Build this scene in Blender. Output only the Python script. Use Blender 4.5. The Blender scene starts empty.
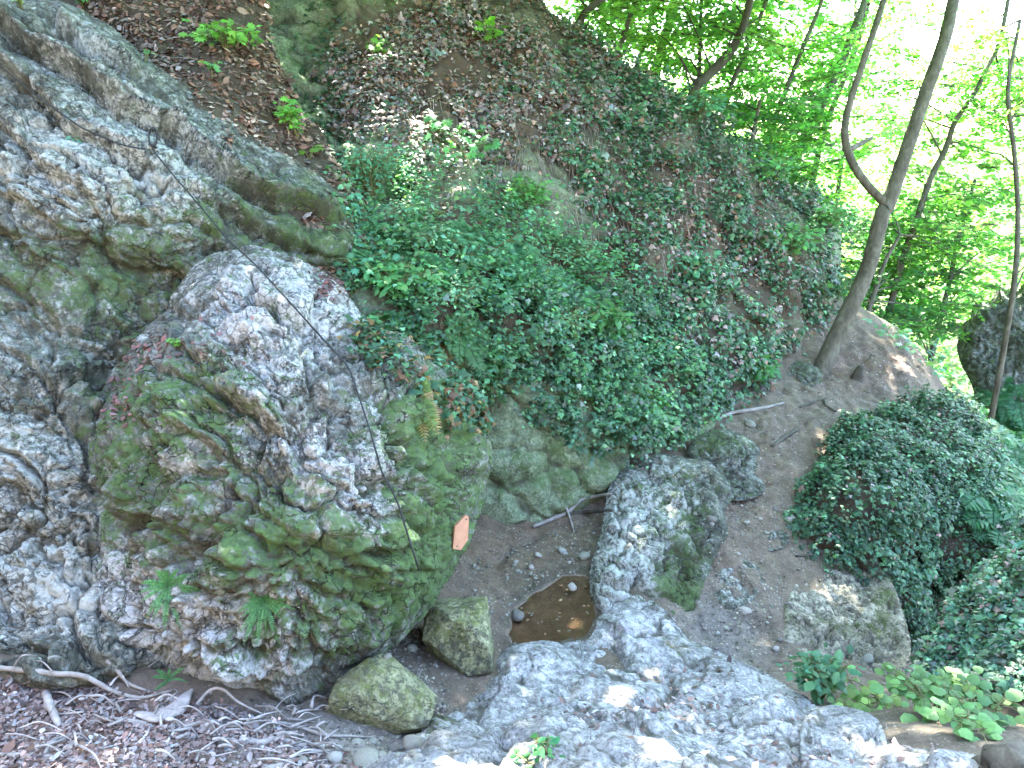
import bpy, math, random
import numpy as np
from mathutils import Vector, Matrix

random.seed(11)
rng = np.random.default_rng(11)
scene = bpy.context.scene
COL = scene.collection

# ------------------------------------------------------------------ camera
FPX, PITCH = 700.0, math.radians(20.0)
CAM = np.array([0.0, 0.0, 3.5])
FWD = np.array([0.0, math.cos(PITCH), -math.sin(PITCH)])
UPV = np.array([0.0, math.sin(PITCH), math.cos(PITCH)])
RGT = np.array([1.0, 0.0, 0.0])


def at(px, py, d):
    """a point of the place: direction through a photo pixel, at depth d metres"""
    px, py, d = np.asarray(px, float), np.asarray(py, float), np.asarray(d, float)
    u = (px - 512.0) / FPX
    v = (384.0 - py) / FPX
    return CAM + d[..., None] * (FWD + u[..., None] * RGT + v[..., None] * UPV)


def project(P):
    q = P - CAM
    d = q @ FWD
    dd = np.where(np.abs(d) < 1e-6, 1e-6, d)
    return 512 + FPX * (q @ RGT) / dd, 384 - FPX * (q @ UPV) / dd, d


cam = bpy.data.cameras.new("camera")
cam_o = bpy.data.objects.new("camera", cam)
COL.objects.link(cam_o)
cam.sensor_width = 36.0
cam.lens = 36.0 * FPX / 1024.0
cam.clip_start, cam.clip_end = 0.05, 900.0
cam_o.location = Vector(CAM)
cam_o.rotation_euler = (math.radians(90) - PITCH, 0, 0)
scene.camera = cam_o


# ------------------------------------------------------------------ noise
def _hash(ix, iy, iz, seed=0):
    h = (ix.astype(np.int64) * 374761393 + iy.astype(np.int64) * 668265263 + iz.astype(np.int64) * 2147483647 + seed * 1274126177) & 0xFFFFFFFF
    h = ((h ^ (h >> 13)) * 1274126177) & 0xFFFFFFFF
    h = ((h ^ (h >> 16)) * 2246822519) & 0xFFFFFFFF
    return (h ^ (h >> 15)) & 0xFFFFFFFF


def h01(ix, iy, iz, seed=0):
    return _hash(ix, iy, iz, seed).astype(np.float64) / 4294967295.0


def perlin(P, seed=0):
    i = np.floor(P).astype(np.int64)
    f = P - i
    w = f * f * f * (f * (f * 6 - 15) + 10)
    out = 0
    for dx in (0, 1):
        for dy in (0, 1):
            for dz in (0, 1):
                h = _hash(i[:, 0] + dx, i[:, 1] + dy, i[:, 2] + dz, seed)
                gx = (h & 1023) / 511.5 - 1
                gy = ((h >> 10) & 1023) / 511.5 - 1
                gz = ((h >> 20) & 1023) / 511.5 - 1
                g = gx * (f[:, 0] - dx) + gy * (f[:, 1] - dy) + gz * (f[:, 2] - dz)
                ww = (w[:, 0] if dx else 1 - w[:, 0]) * (w[:, 1] if dy else 1 - w[:, 1]) * (w[:, 2] if dz else 1 - w[:, 2])
                out = out + g * ww
    return out


def fbm(P, octs=4, seed=0, gain=0.5):
    a, s, o = 1.0, 0, 0
    for k in range(octs):
        o = o + a * perlin(P * (2.03 ** k) + k * 17.3, seed + k)
        a *= gain
    return o


def ridged(P, octs=4, seed=0):
    a, o = 1.0, 0
    for k in range(octs):
        o = o + a * (0.4 - np.abs(perlin(P * (2.1 ** k) + k * 9.1, seed + k)))
        a *= 0.5
    return o


def voronoi(P, seed=0, jit=0.9, delta=False):
    i = np.floor(P).astype(np.int64)
    n = len(P)
    f1 = np.full(n, 9.0); f2 = np.full(n, 9.0); idr = np.zeros(n); dl = np.zeros((n, 3))
    for dx in (-1, 0, 1):
        for dy in (-1, 0, 1):
            for dz in (-1, 0, 1):
                cx, cy, cz = i[:, 0] + dx, i[:, 1] + dy, i[:, 2] + dz
                q0 = cx + 0.5 + jit * (h01(cx, cy, cz, seed) - 0.5)
                q1 = cy + 0.5 + jit * (h01(cx, cy, cz, seed + 1) - 0.5)
                q2 = cz + 0.5 + jit * (h01(cx, cy, cz, seed + 2) - 0.5)
                d = np.sqrt((q0 - P[:, 0]) ** 2 + (q1 - P[:, 1]) ** 2 + (q2 - P[:, 2]) ** 2)
                r = h01(cx, cy, cz, seed + 3)
                near = d < f1
                f2 = np.where(near, f1, np.minimum(f2, d))
                idr = np.where(near, r, idr)
                if delta:
                    dl[near, 0] = (P[:, 0] - q0)[near]; dl[near, 1] = (P[:, 1] - q1)[near]; dl[near, 2] = (P[:, 2] - q2)[near]
                f1 = np.where(near, d, f1)
    if delta:
        t1 = np.stack([np.cos(idr * 417.0), np.sin(idr * 911.0), np.cos(idr * 1733.0)], 1)
        return f1, f2, idr, (dl * t1).sum(1)
    return f1, f2, idr


def sstep(a, b, x):
    t = np.clip((x - a) / (b - a), 0, 1)
    return t * t * (3 - 2 * t)


# ------------------------------------------------------------------ maths helpers
def tps(pts, vals, lam=1e-3):
    pts = np.asarray(pts, float); vals = np.asarray(vals, float)
    sc = np.max(np.ptp(pts, axis=0))
    mn = pts.min(axis=0)
    X = (pts - mn) / sc

    def phi(r2):
        return np.where(r2 > 1e-12, r2 * np.log(np.maximum(r2, 1e-12)), 0)
    n = len(X)
    K = phi(((X[:, None] - X[None]) ** 2).sum(-1)) + lam * np.eye(n)
    Pm = np.hstack([np.ones((n, 1)), X])
    A = np.zeros((n + 3, n + 3))
    A[:n, :n] = K; A[:n, n:] = Pm; A[n:, :n] = Pm.T
    if n < 5:
        A[:n, :n] = 50.0 * np.eye(n); A += 1e-6 * np.eye(n + 3)
        mean = vals.mean(); c3 = np.linalg.lstsq(np.hstack([np.ones((n, 1)), X]), vals, rcond=1e-3)[0]
        sol = np.concatenate([np.zeros(n), c3])
    else:
        sol = np.linalg.solve(A, np.concatenate([vals, np.zeros(3)]))

    def f(q):
        q = (np.asarray(q, float) - mn) / sc
        out = np.empty(len(q))
        for s in range(0, len(q), 20000):
            c = q[s:s + 20000]
            out[s:s + 20000] = phi(((c[:, None] - X[None]) ** 2).sum(-1)) @ sol[:n] + sol[n] + c @ sol[n + 1:]
        return out
    return f


def poly_sd(poly, q):
    """signed distance (positive inside) and nearest outline point"""
    poly = np.asarray(poly, float)
    a, b = poly, np.roll(poly, -1, axis=0)
    best = np.full(len(q), 1e18); near = np.zeros((len(q), 2)); inside = np.zeros(len(q), bool)
    for p0, p1 in zip(a, b):
        e = p1 - p0
        t = np.clip(((q - p0) @ e) / max(e @ e, 1e-9), 0, 1)
        c = p0 + t[:, None] * e
        d2 = ((q - c) ** 2).sum(1)
        m = d2 < best
        best = np.where(m, d2, best); near[m] = c[m]
        cr = ((p0[1] > q[:, 1]) != (p1[1] > q[:, 1]))
        xx = p0[0] + (q[:, 1] - p0[1]) / np.where(abs(p1[1] - p0[1]) < 1e-9, 1e-9, p1[1] - p0[1]) * e[0]
        inside ^= cr & (q[:, 0] < xx)
    d = np.sqrt(best)
    return np.where(inside, d, -d), near


def smooth_closed(poly, n=6):
    P = np.asarray(poly, float); m = len(P); out = []
    for i in range(m):
        p0, p1, p2, p3 = P[i - 1], P[i], P[(i + 1) % m], P[(i + 2) % m]
        for k in range(n):
            t = k / n
            out.append(0.5 * ((2 * p1) + (-p0 + p2) * t + (2 * p0 - 5 * p1 + 4 * p2 - p3) * t * t + (-p0 + 3 * p1 - 3 * p2 + p3) * t ** 3))
    return np.array(out)


def smooth_open(P, n=6):
    P = np.asarray(P, float)
    P = np.vstack([2 * P[0] - P[1], P, 2 * P[-1] - P[-2]]); out = []
    for i in range(1, len(P) - 2):
        p0, p1, p2, p3 = P[i - 1], P[i], P[i + 1], P[i + 2]
        for k in range(n):
            t = k / n
            out.append(0.5 * ((2 * p1) + (-p0 + p2) * t + (2 * p0 - 5 * p1 + 4 * p2 - p3) * t * t + (-p0 + 3 * p1 - 3 * p2 + p3) * t ** 3))
    out.append(P[-2])
    return np.array(out)


def nrm(v):
    return v / np.maximum(np.linalg.norm(v, axis=-1, keepdims=True), 1e-9)


def blobs(px, py, lst):
    o = np.zeros(len(px))
    for (x, y, rx, ry, val) in lst:
        o = o + val * np.exp(-(((px - x) / rx) ** 2 + ((py - y) / ry) ** 2))
    return o


# ------------------------------------------------------------------ mesh making
def make_mesh(name, V, faces_list, attrs=None, smooth=True, flat_from=None):
    """faces_list: list of (M,k) int arrays"""
    me = bpy.data.meshes.new(name)
    V = np.ascontiguousarray(V, dtype=np.float32)
    me.vertices.add(len(V)); me.vertices.foreach_set("co", V.ravel())
    loops = np.concatenate([f.ravel() for f in faces_list]).astype(np.int32)
    tot = np.concatenate([np.full(len(f), f.shape[1], np.int32) for f in faces_list])
    start = np.concatenate([[0], np.cumsum(tot)[:-1]]).astype(np.int32)
    me.loops.add(len(loops)); me.loops.foreach_set("vertex_index", loops)
    me.polygons.add(len(tot)); me.polygons.foreach_set("loop_start", start); me.polygons.foreach_set("loop_total", tot)
    sm = np.full(len(tot), smooth)
    if flat_from is not None:
        sm[flat_from:] = False
    me.polygons.foreach_set("use_smooth", sm)
    me.update(calc_edges=True)
    for k, a in (attrs or {}).items():
        if a.ndim == 1:
            at_ = me.attributes.new(k, 'FLOAT', 'POINT'); at_.data.foreach_set("value", a.astype(np.float32))
        else:
            at_ = me.attributes.new(k, 'FLOAT_COLOR', 'POINT')
            c = np.ones((len(a), 4), np.float32); c[:, :3] = a
            at_.data.foreach_set("color", c.ravel())
    return me


def link(name, me, mat, parent=None, loc=None):
    o = bpy.data.objects.new(name, me)
    COL.objects.link(o)
    if mat is not None:
        if len(me.materials) == 0:
            me.materials.append(mat)
    if parent is not None:
        o.parent = parent
        o.matrix_parent_inverse = Matrix.Translation(parent.location).inverted()
    return o


def tag(o, label=None, cat=None, group=None, kind=None):
    if label: o["label"] = label
    if cat: o["category"] = cat
    if group: o["group"] = group
    if kind: o["kind"] = kind
    return o


def empty(name, loc, label, cat, group=None):
    o = bpy.data.objects.new(name, None)
    o.empty_display_size = 0.1
    COL.objects.link(o); o.location = Vector([float(c) for c in loc])
    return tag(o, label, cat, group)


class MB:
    """collects pieces into one mesh"""
    def __init__(s):
        s.V, s.T, s.Q, s.C, s.n = [], [], [], [], 0

    def add(s, V, tris=None, quads=None, col=None):
        V = np.asarray(V, float)
        s.V.append(V)
        if tris is not None and len(tris): s.T.append(np.asarray(tris, int) + s.n)
        if quads is not None and len(quads): s.Q.append(np.asarray(quads, int) + s.n)
        s.C.append(np.tile(np.asarray(col if col is not None else (1, 1, 1), float), (len(V), 1)) if (col is None or np.ndim(col) == 1) else np.asarray(col, float))
        s.n += len(V)

    def build(s, name, mat, parent=None, smooth=True):
        fl = []
        if s.T: fl.append(np.vstack(s.T))
        if s.Q: fl.append(np.vstack(s.Q))
        me = make_mesh(name, np.vstack(s.V), fl, {"col": np.vstack(s.C)}, smooth)
        return link(name, me, mat, parent)


def tube(P, R, sides=7, rough=0.0, seed=0, smooth=6, caps=True, flat=1.0):
    P = smooth_open(P, smooth) if smooth > 1 else np.asarray(P, float)
    m = len(P)
    R = np.interp(np.linspace(0, 1, m), np.linspace(0, 1, len(np.atleast_1d(R))), np.atleast_1d(R)) if np.ndim(R) else np.full(m, R)
    T = nrm(np.gradient(P, axis=0))
    ref = np.array([0.13, 0.31, 0.94])
    if abs(T.mean(0) @ ref) > 0.85 * np.linalg.norm(T.mean(0)): ref = np.array([0.9, 0.3, 0.1])
    A = nrm(np.cross(T, ref)); B = np.cross(T, A)
    ang = np.linspace(0, 2 * np.pi, sides, endpoint=False)
    rr = R[:, None] * np.ones(sides)
    ring = P[:, None, :] + rr[..., None] * (np.cos(ang)[None, :, None] * A[:, None, :] + flat * np.sin(ang)[None, :, None] * B[:, None, :])
    V = ring.reshape(-1, 3)
    if rough:
        sc = 1.2 / max(R.mean(), 1e-3)
        n = fbm(V * sc * 0.5 + seed * 3.7, 3, seed)
        V = V + nrm(V - np.repeat(P, sides, axis=0)) * (n * rough * np.repeat(R, sides))[:, None]
    idx = np.arange(m * sides).reshape(m, sides)
    a = idx[:-1]; b = idx[1:]
    q = np.stack([a, np.roll(a, -1, 1), np.roll(b, -1, 1), b], -1).reshape(-1, 4)
    tr = []
    if caps:
        V = np.vstack([V, P[0] - T[0] * R[0] * 0.4, P[-1] + T[-1] * R[-1] * 0.4])
        c0, c1 = m * sides, m * sides + 1
        for k in range(sides):
            tr.append((c0, idx[0, (k + 1) % sides], idx[0, k])); tr.append((c1, idx[-1, k], idx[-1, (k + 1) % sides]))
    return V, np.array(tr, int).reshape(-1, 3), q


LEAF = {
    'rhomb': (np.array([[0, 0, 0], [.30, .45, -.07], [0, 1, -.05], [-.30, .45, -.07]]), np.array([[0, 1, 2], [0, 2, 3]])),
    'oval': (np.array([[0, 0, 0], [.24, .22, -.06], [.28, .55, -.08], [0, 1, -.14], [-.28, .55, -.08], [-.24, .22, -.06], [0, .5, .0]]),
             np.array([[6, 0, 1], [6, 1, 2], [6, 2, 3], [6, 3, 4], [6, 4, 5], [6, 5, 0]])),
    'ivy': (np.array([[0, .36, .05], [0, .05, 0], [.30, -.05, -.04], [.48, .38, -.06], [.20, .52, .0], [0, 1, -.08], [-.20, .52, .0], [-.48, .38, -.06], [-.30, -.05, -.04]]),
            np.array([[0, 1, 2], [0, 2, 3], [0, 3, 4], [0, 4, 5], [0, 5, 6], [0, 6, 7], [0, 7, 8], [0, 8, 1]])),
    'maple': (np.array([[0, .34, .06], [0, .02, 0], [.32, -.04, -.05], [.26, .18, 0], [.60, .34, -.07], [.34, .46, 0], [.40, .74, -.06], [.15, .66, .0], [0, 1, -.10],
                        [-.15, .66, .0], [-.40, .74, -.06], [-.34, .46, 0], [-.60, .34, -.07], [-.26, .18, 0], [-.32, -.04, -.05]]),
              np.array([[0, k, k + 1] for k in range(1, 14)] + [[0, 14, 1]])),
    'round': (np.array([[0, 0, 0], [.36, .12, -.04], [.48, .48, -.07], [.26, .82, -.07], [0, 1, -.12], [-.26, .82, -.07], [-.48, .48, -.07], [-.36, .12, -.04], [0, .45, .03]]),
              np.array([[8, k, k + 1] for k in range(7)] + [[8, 7, 0]])),
    'pinna': (np.array([[0, 0, 0], [.13, .3, -.03], [0, 1, -.1], [-.13, .3, -.03]]), np.array([[0, 1, 2], [0, 2, 3]])),
}


SUN_EL, SUN_AZ = math.radians(50), math.radians(8)      # azimuth measured from +Y (away from the camera) towards +X
sdir = np.array([math.sin(SUN_AZ) * math.cos(SUN_EL), math.cos(SUN_AZ) * math.cos(SUN_EL), math.sin(SUN_EL)])
GAPS = [(at(470, 756, 3.15), .16), (at(530, 750, 3.2), .12), (at(670, 758, 3.12), .15), (at(720, 765, 3.08), .12), (at(880, 752, 3.25), .12), (at(905, 362, 9.2), .10), (at(830, 455, 7.6), .1)]


def clear_of_gaps(P):
    """openings cut in the canopy so that the sun reaches chosen spots of ground"""
    ok = np.ones(len(P), bool)
    for g0, r in GAPS:
        v = P - g0
        t = v @ sdir
        d = np.linalg.norm(v - t[:, None] * sdir, axis=1)
        ok &= ~((t > 0.6) & (d < r + 0.05 * t * 0.1))
    return ok


def leaves(mb, kind, pos, fwd, nor, size, col, wid=1.0):
    L, F = LEAF[kind]
    pos = np.atleast_2d(pos); n = len(pos)
    if n == 0: return
    nor = nrm(nor); fwd = nrm(fwd - (fwd * nor).sum(-1, keepdims=True) * nor)
    lat = np.cross(fwd, nor)
    size = np.broadcast_to(np.asarray(size, float), (n,))
    S = size[:, None, None]
    Z = rng.uniform(0.3, 2.4, n)[:, None, None]
    V = pos[:, None, :] + S * (wid * L[None, :, 0:1] * lat[:, None, :] + L[None, :, 1:2] * fwd[:, None, :] + Z * L[None, :, 2:3] * nor[:, None, :])
    k = len(L)
    tr = (F[None] + (np.arange(n) * k)[:, None, None]).reshape(-1, 3)
    C = np.repeat(np.broadcast_to(np.asarray(col, float), (n, 3)), k, axis=0)
    mb.add(V.reshape(-1, 3), tris=tr, col=C)


def vary(base, n, dv=0.35, dh=0.15):
    b = np.asarray(base, float)
    v = np.exp(rng.normal(0, dv, n))[:, None]
    h = rng.normal(0, dh, n)[:, None]
    c = b[None] * v * np.concatenate([1 + h, np.ones((n, 1)), 1 - h * 0.6], 1)
    return np.clip(c, 0.004, 0.9)


# ------------------------------------------------------------------ materials
def new_mat(name):
    m = bpy.data.materials.new(name); m.use_nodes = True
    nt = m.node_tree; nt.nodes.clear()
    out = nt.nodes.new("ShaderNodeOutputMaterial")
    return m, nt, out


class N:
    def __init__(s, nt): s.nt = nt

    def node(s, t, **kw):
        n = s.nt.nodes.new(t)
        for k, v in kw.items():
            if k.startswith('i_'):
                n.inputs[k[2:].replace('_', ' ')].default_value = v
            else:
                setattr(n, k, v)
        return n

    def l(s, a, b): s.nt.links.new(a, b)

    def noise(s, vec, scale, detail=5, rough=0.6, dist=0.0):
        n = s.node("ShaderNodeTexNoise"); n.inputs['Scale'].default_value = scale
        n.inputs['Detail'].default_value = detail; n.inputs['Roughness'].default_value = rough
        n.inputs['Distortion'].default_value = dist
        s.l(vec, n.inputs['Vector']); return n.outputs['Fac']

    def ramp(s, fac, stops):
        r = s.node("ShaderNodeValToRGB"); e = r.color_ramp.elements
        while len(e) < len(stops): e.new(0.5)
        for k, (p, c) in enumerate(stops):
            e[k].position = p; e[k].color = (*c, 1) if len(c) == 3 else c
        s.l(fac, r.inputs['Fac']); return r.outputs['Color']

    def rng(s, x, a, b, c=0.0, d=1.0):
        r = s.node("ShaderNodeMapRange"); r.inputs[1].default_value = a; r.inputs[2].default_value = b
        r.inputs[3].default_value = c; r.inputs[4].default_value = d
        s.l(x, r.inputs[0]); return r.outputs[0]

    def mix(s, fac, a, b, mode='MIX'):
        m = s.node("ShaderNodeMix"); m.data_type = 'RGBA'; m.blend_type = mode
        for inp, v in ((m.inputs[0], fac), (m.inputs[6], a), (m.inputs[7], b)):
            if isinstance(v, (int, float)): inp.default_value = v
            elif isinstance(v, tuple): inp.default_value = (*v, 1)
            else: s.l(v, inp)
        return m.outputs[2]

    def math(s, op, a, b=None):
        m = s.node("ShaderNodeMath"); m.operation = op
        for inp, v in ((m.inputs[0], a), (m.inputs[1], b)):
            if v is None: continue
            if isinstance(v, (int, float)): inp.default_value = v
            else: s.l(v, inp)
        return m.outputs[0]

    def attr(s, name):
        a = s.node("ShaderNodeAttribute"); a.attribute_name = name; return a

    def bump(s, h, strength, dist, prev=None):
        b = s.node("ShaderNodeBump"); b.inputs['Strength'].default_value = strength; b.inputs['Distance'].default_value = dist
        s.l(h, b.inputs['Height'])
        if prev is not None: s.l(prev, b.inputs['Normal'])
        return b.outputs['Normal']


def rock_material(name, dark, mid, pale, moss_a, moss_b, lichen=0.5, rough=0.9, fine=1.0, crust=0.75):
    m, nt, out = new_mat(name); g = N(nt)
    co = g.node("ShaderNodeTexCoord").outputs['Object']
    n1 = g.noise(co, 2.2, 6, 0.65, 0.6)
    n2 = g.noise(co, 11.0, 6, 0.7, 0.3)
    n3 = g.noise(co, 46.0, 5, 0.75)
    base = g.ramp(g.math('ADD', g.math('MULTIPLY', n1, 0.45), g.math('MULTIPLY', n2, 0.55)),
                  [(0.33, dark), (0.5, mid), (0.66, pale)])
    sp = g.ramp(n3, [(0.36, (0.30, 0.30, 0.29)), (0.52, (1, 1, 1)), (0.72, (1.15, 1.15, 1.15))])
    base = g.mix(0.85, base, sp, 'MULTIPLY')
    # pale lichen flecks
    vo = g.node("ShaderNodeTexVoronoi"); vo.inputs['Scale'].default_value = 17.0
    wv = g.node("ShaderNodeVectorMath"); wv.operation = 'ADD'
    nz = g.node("ShaderNodeTexNoise"); nz.inputs['Scale'].default_value = 14.0; g.l(co, nz.inputs['Vector'])
    sc = g.node("ShaderNodeVectorMath"); sc.operation = 'SCALE'; sc.inputs['Scale'].default_value = 0.12
    g.l(nz.outputs['Color'], sc.inputs[0]); g.l(co, wv.inputs[0]); g.l(sc.outputs[0], wv.inputs[1]); g.l(wv.outputs[0], vo.inputs['Vector'])
    lf = g.math('MULTIPLY', g.rng(vo.outputs['Distance'], 0.34, 0.16), g.rng(g.noise(co, 5.0, 3), 0.52, 0.62))
    base = g.mix(g.math('MULTIPLY', lf, lichen), base, (0.46, 0.48, 0.47))
    # pale regions
    pa = g.attr("pale").outputs['Fac']
    n4 = g.noise(co, 27.0, 6, 0.72, 0.4)
    pf = g.rng(g.math('ADD', pa, g.math('ADD', g.math('MULTIPLY', g.math('SUBTRACT', n2, 0.5), 1.5), g.math('MULTIPLY', g.math('SUBTRACT', n4, 0.5), 2.2))), 0.33, 0.72)
    base = g.mix(g.math('MULTIPLY', pf, 0.9), base, g.mix(n3, mid, tuple(min(1.35 * v, .6) for v in pale)))
    # blackish crust
    bk = g.math('MULTIPLY', g.rng(g.noise(co, 21.0, 6, 0.72, 0.4), 0.47, 0.56), g.rng(g.noise(co, 4.3, 4), 0.36, 0.52))
    base = g.mix(g.math('MULTIPLY', bk, crust), base, (0.035, 0.037, 0.033))
    # moss
    ma = g.attr("moss").outputs['Fac']
    mf = g.rng(g.math('ADD', ma, g.math('MULTIPLY', g.math('ADD', g.math('MULTIPLY', g.math('SUBTRACT', n4, 0.5), 0.75), g.math('SUBTRACT', g.noise(co, 7.0, 8, 0.72, 0.5), 0.5)), 2.2)), 0.34, 0.66)
    mc = g.mix(g.rng(g.noise(co, 20.0, 4), 0.35, 0.65), moss_a, moss_b)
    mc = g.mix(g.rng(n3, 0.3, 0.7), mc, g.mix(0.5, mc, (0.02, 0.025, 0.01)))
    base = g.mix(g.math('MULTIPLY', mf, 0.88), base, mc)
    # hairline fracture network
    lines = None
    for sc_, wd, msc, lo, dv in ((5.0, 0.026, 2.3, 0.45, 0.035), (13.0, 0.04, 2.9, 0.53, 0.02)):
        ve = g.node("ShaderNodeTexVoronoi"); ve.feature = 'DISTANCE_TO_EDGE'; ve.inputs['Scale'].default_value = sc_
        nzz = g.node("ShaderNodeTexNoise"); nzz.inputs['Scale'].default_value = sc_ * 1.3; nzz.inputs['Detail'].default_value = 4.0; g.l(co, nzz.inputs['Vector'])
        s2 = g.node("ShaderNodeVectorMath"); s2.operation = 'SCALE'; s2.inputs['Scale'].default_value = 1.6 / sc_
        a2 = g.node("ShaderNodeVectorMath"); a2.operation = 'ADD'
        g.l(nzz.outputs['Color'], s2.inputs[0]); g.l(co, a2.inputs[0]); g.l(s2.outputs[0], a2.inputs[1]); g.l(a2.outputs[0], ve.inputs['Vector'])
        li = g.math('MULTIPLY', g.rng(ve.outputs['Distance'], wd, 0.0), g.rng(g.noise(co, msc, 4), lo, lo + 0.1))
        lines = li if lines is None else g.math('MAXIMUM', lines, li)
    base = g.mix(g.math('MULTIPLY', lines, 0.6 * min(1.0, fine)), base, (0.028, 0.027, 0.02))
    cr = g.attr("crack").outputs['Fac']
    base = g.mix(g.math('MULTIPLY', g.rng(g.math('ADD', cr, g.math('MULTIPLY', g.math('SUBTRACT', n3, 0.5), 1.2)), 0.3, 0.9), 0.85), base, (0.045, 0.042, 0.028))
    so_ = g.attr("soil").outputs['Fac']
    base = g.mix(g.rng(g.math('ADD', so_, g.math('MULTIPLY', g.math('SUBTRACT', n2, 0.5), 1.2)), 0.3, 0.7), base, g.mix(n3, (0.035, 0.026, 0.018), (0.11, 0.085, 0.06)))
    # rusty ochre / dirt
    oc = g.rng(g.noise(co, 3.1, 5, 0.6, 1.0), 0.56, 0.70)
    base = g.mix(g.math('MULTIPLY', oc, 0.15), base, (0.13, 0.105, 0.06))
    p = g.node("ShaderNodeBsdfPrincipled"); p.inputs['Roughness'].default_value = rough
    p.inputs['Specular IOR Level'].default_value = 0.25
    g.l(base, p.inputs['Base Color'])
    v2 = g.node("ShaderNodeTexVoronoi"); v2.inputs['Scale'].default_value = 34.0; v2.feature = 'F1'
    g.l(wv.outputs[0], v2.inputs['Vector'])
    nb = g.bump(g.math('SUBTRACT', 1.0, lines), 0.9 * fine, 0.03)
    nb = g.bump(v2.outputs['Distance'], 0.45 * fine, 0.014, nb)
    nb = g.bump(n3, 0.7 * fine, 0.014, nb)
    nb = g.bump(g.noise(co, 130.0, 3, 0.7), 0.5 * fine, 0.005, nb)
    g.l(nb, p.inputs['Normal'])
    g.l(p.outputs[0], out.inputs[0])
    return m


def simple_noise_mat(name, stops, scale, rough=0.9, bump=0.5, bdist=0.01, spec=0.3, use_col=False, stretch=None, bscale=None):
    m, nt, out = new_mat(name); g = N(nt)
    co = g.node("ShaderNodeTexCoord").outputs['Object']
    if stretch:
        mp = g.node("ShaderNodeMapping"); mp.inputs['Scale'].default_value = stretch; g.l(co, mp.inputs[0]); co = mp.outputs[0]
    n1 = g.noise(co, scale, 7, 0.7, 0.3)
    c = g.ramp(n1, stops)
    if use_col:
        c = g.mix(1.0, c, g.attr("col").outputs['Color'], 'MULTIPLY')
    p = g.node("ShaderNodeBsdfPrincipled"); p.inputs['Roughness'].default_value = rough; p.inputs['Specular IOR Level'].default_value = spec
    g.l(c, p.inputs['Base Color'])
    g.l(g.bump(g.noise(co, bscale or scale * 4, 5, 0.7), bump, bdist), p.inputs['Normal'])
    g.l(p.outputs[0], out.inputs[0])
    return m


def leaf_material(name, transl=0.4, rough=0.45, spec=0.4, boost=(1.5, 1.6, 0.7)):
    m, nt, out = new_mat(name); g = N(nt)
    co = g.node("ShaderNodeTexCoord").outputs['Object']
    a = g.attr("col").outputs['Color']
    c = g.mix(0.6, a, g.ramp(g.noise(co, 60.0, 3), [(0.3, (0.75, 0.75, 0.75)), (0.7, (1.15, 1.15, 1.15))]), 'MULTIPLY')
    p = g.node("ShaderNodeBsdfPrincipled"); p.inputs['Roughness'].default_value = rough; p.inputs['Specular IOR Level'].default_value = spec
    g.l(c, p.inputs['Base Color'])
    t = g.node("ShaderNodeBsdfTranslucent"); g.l(g.mix(1.0, c, boost, 'MULTIPLY'), t.inputs['Color'])
    mx = g.node("ShaderNodeMixShader"); mx.inputs[0].default_value = transl
    g.l(p.outputs[0], mx.inputs[1]); g.l(t.outputs[0], mx.inputs[2]); g.l(mx.outputs[0], out.inputs[0])
    return m


M_ROCK = rock_material("limestone", (0.05, 0.055, 0.046), (0.16, 0.17, 0.15), (0.47, 0.485, 0.465), (0.082, 0.16, 0.036), (0.042, 0.085, 0.024), 0.75)
M_CLIFF = rock_material("mossy_limestone", (0.042, 0.048, 0.038), (0.135, 0.145, 0.118), (0.43, 0.445, 0.415), (0.085, 0.14, 0.04), (0.046, 0.08, 0.026), 0.6)
M_WALL = rock_material("algae_limestone", (0.11, 0.14, 0.085), (0.20, 0.255, 0.155), (0.30, 0.37, 0.245), (0.11, 0.18, 0.065), (0.065, 0.115, 0.042), 0.15, fine=0.5, crust=0.4)
M_SLAB = rock_material("washed_limestone", (0.12, 0.122, 0.122), (0.25, 0.252, 0.25), (0.43, 0.435, 0.435), (0.09, 0.12, 0.03), (0.06, 0.075, 0.025), 0.3, fine=0.7, crust=0.4)
M_BUFF = rock_material("buff_limestone", (0.13, 0.12, 0.085), (0.27, 0.25, 0.19), (0.43, 0.41, 0.33), (0.09, 0.12, 0.03), (0.06, 0.075, 0.025), 0.3, fine=0.8)
M_GREENROCK = rock_material("algae_boulder_stone", (0.13, 0.135, 0.075), (0.215, 0.225, 0.125), (0.33, 0.345, 0.22), (0.14, 0.165, 0.05), (0.09, 0.11, 0.03), 0.15, fine=0.7)
M_STONE = simple_noise_mat("pale_stone", [(0.3, (0.10, 0.095, 0.08)), (0.7, (0.27, 0.26, 0.24))], 18, use_col=True)
M_LEAF = leaf_material("leaf", 0.42, 0.5, 0.35)
M_TREELEAF = leaf_material("tree_leaf", 0.56, 0.5, 0.3, (1.75, 2.0, 1.25))
M_IVY = leaf_material("ivy_leaf", 0.2, 0.46, 0.35, (1.2, 1.4, 0.7))
M_DEAD = leaf_material("dead_leaf", 0.12, 0.6, 0.3, (1.2, 1.0, 0.8))
M_BARK = simple_noise_mat("bark", [(0.3, (0.035, 0.032, 0.024)), (0.5, (0.085, 0.077, 0.058)), (0.72, (0.16, 0.152, 0.12))], 9, 0.9, 0.8, 0.02, stretch=(1, 1, 0.35))
M_DARKBARK = simple_noise_mat("dark_bark", [(0.3, (0.02, 0.018, 0.014)), (0.7, (0.10, 0.09, 0.07))], 9, 0.9, 0.8, 0.02, stretch=(1, 1, 0.35))
M_WOOD = simple_noise_mat("bleached_wood", [(0.3, (0.15, 0.135, 0.12)), (0.7, (0.42, 0.39, 0.37))], 14, 0.85, 0.6, 0.008, use_col=True)
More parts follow.
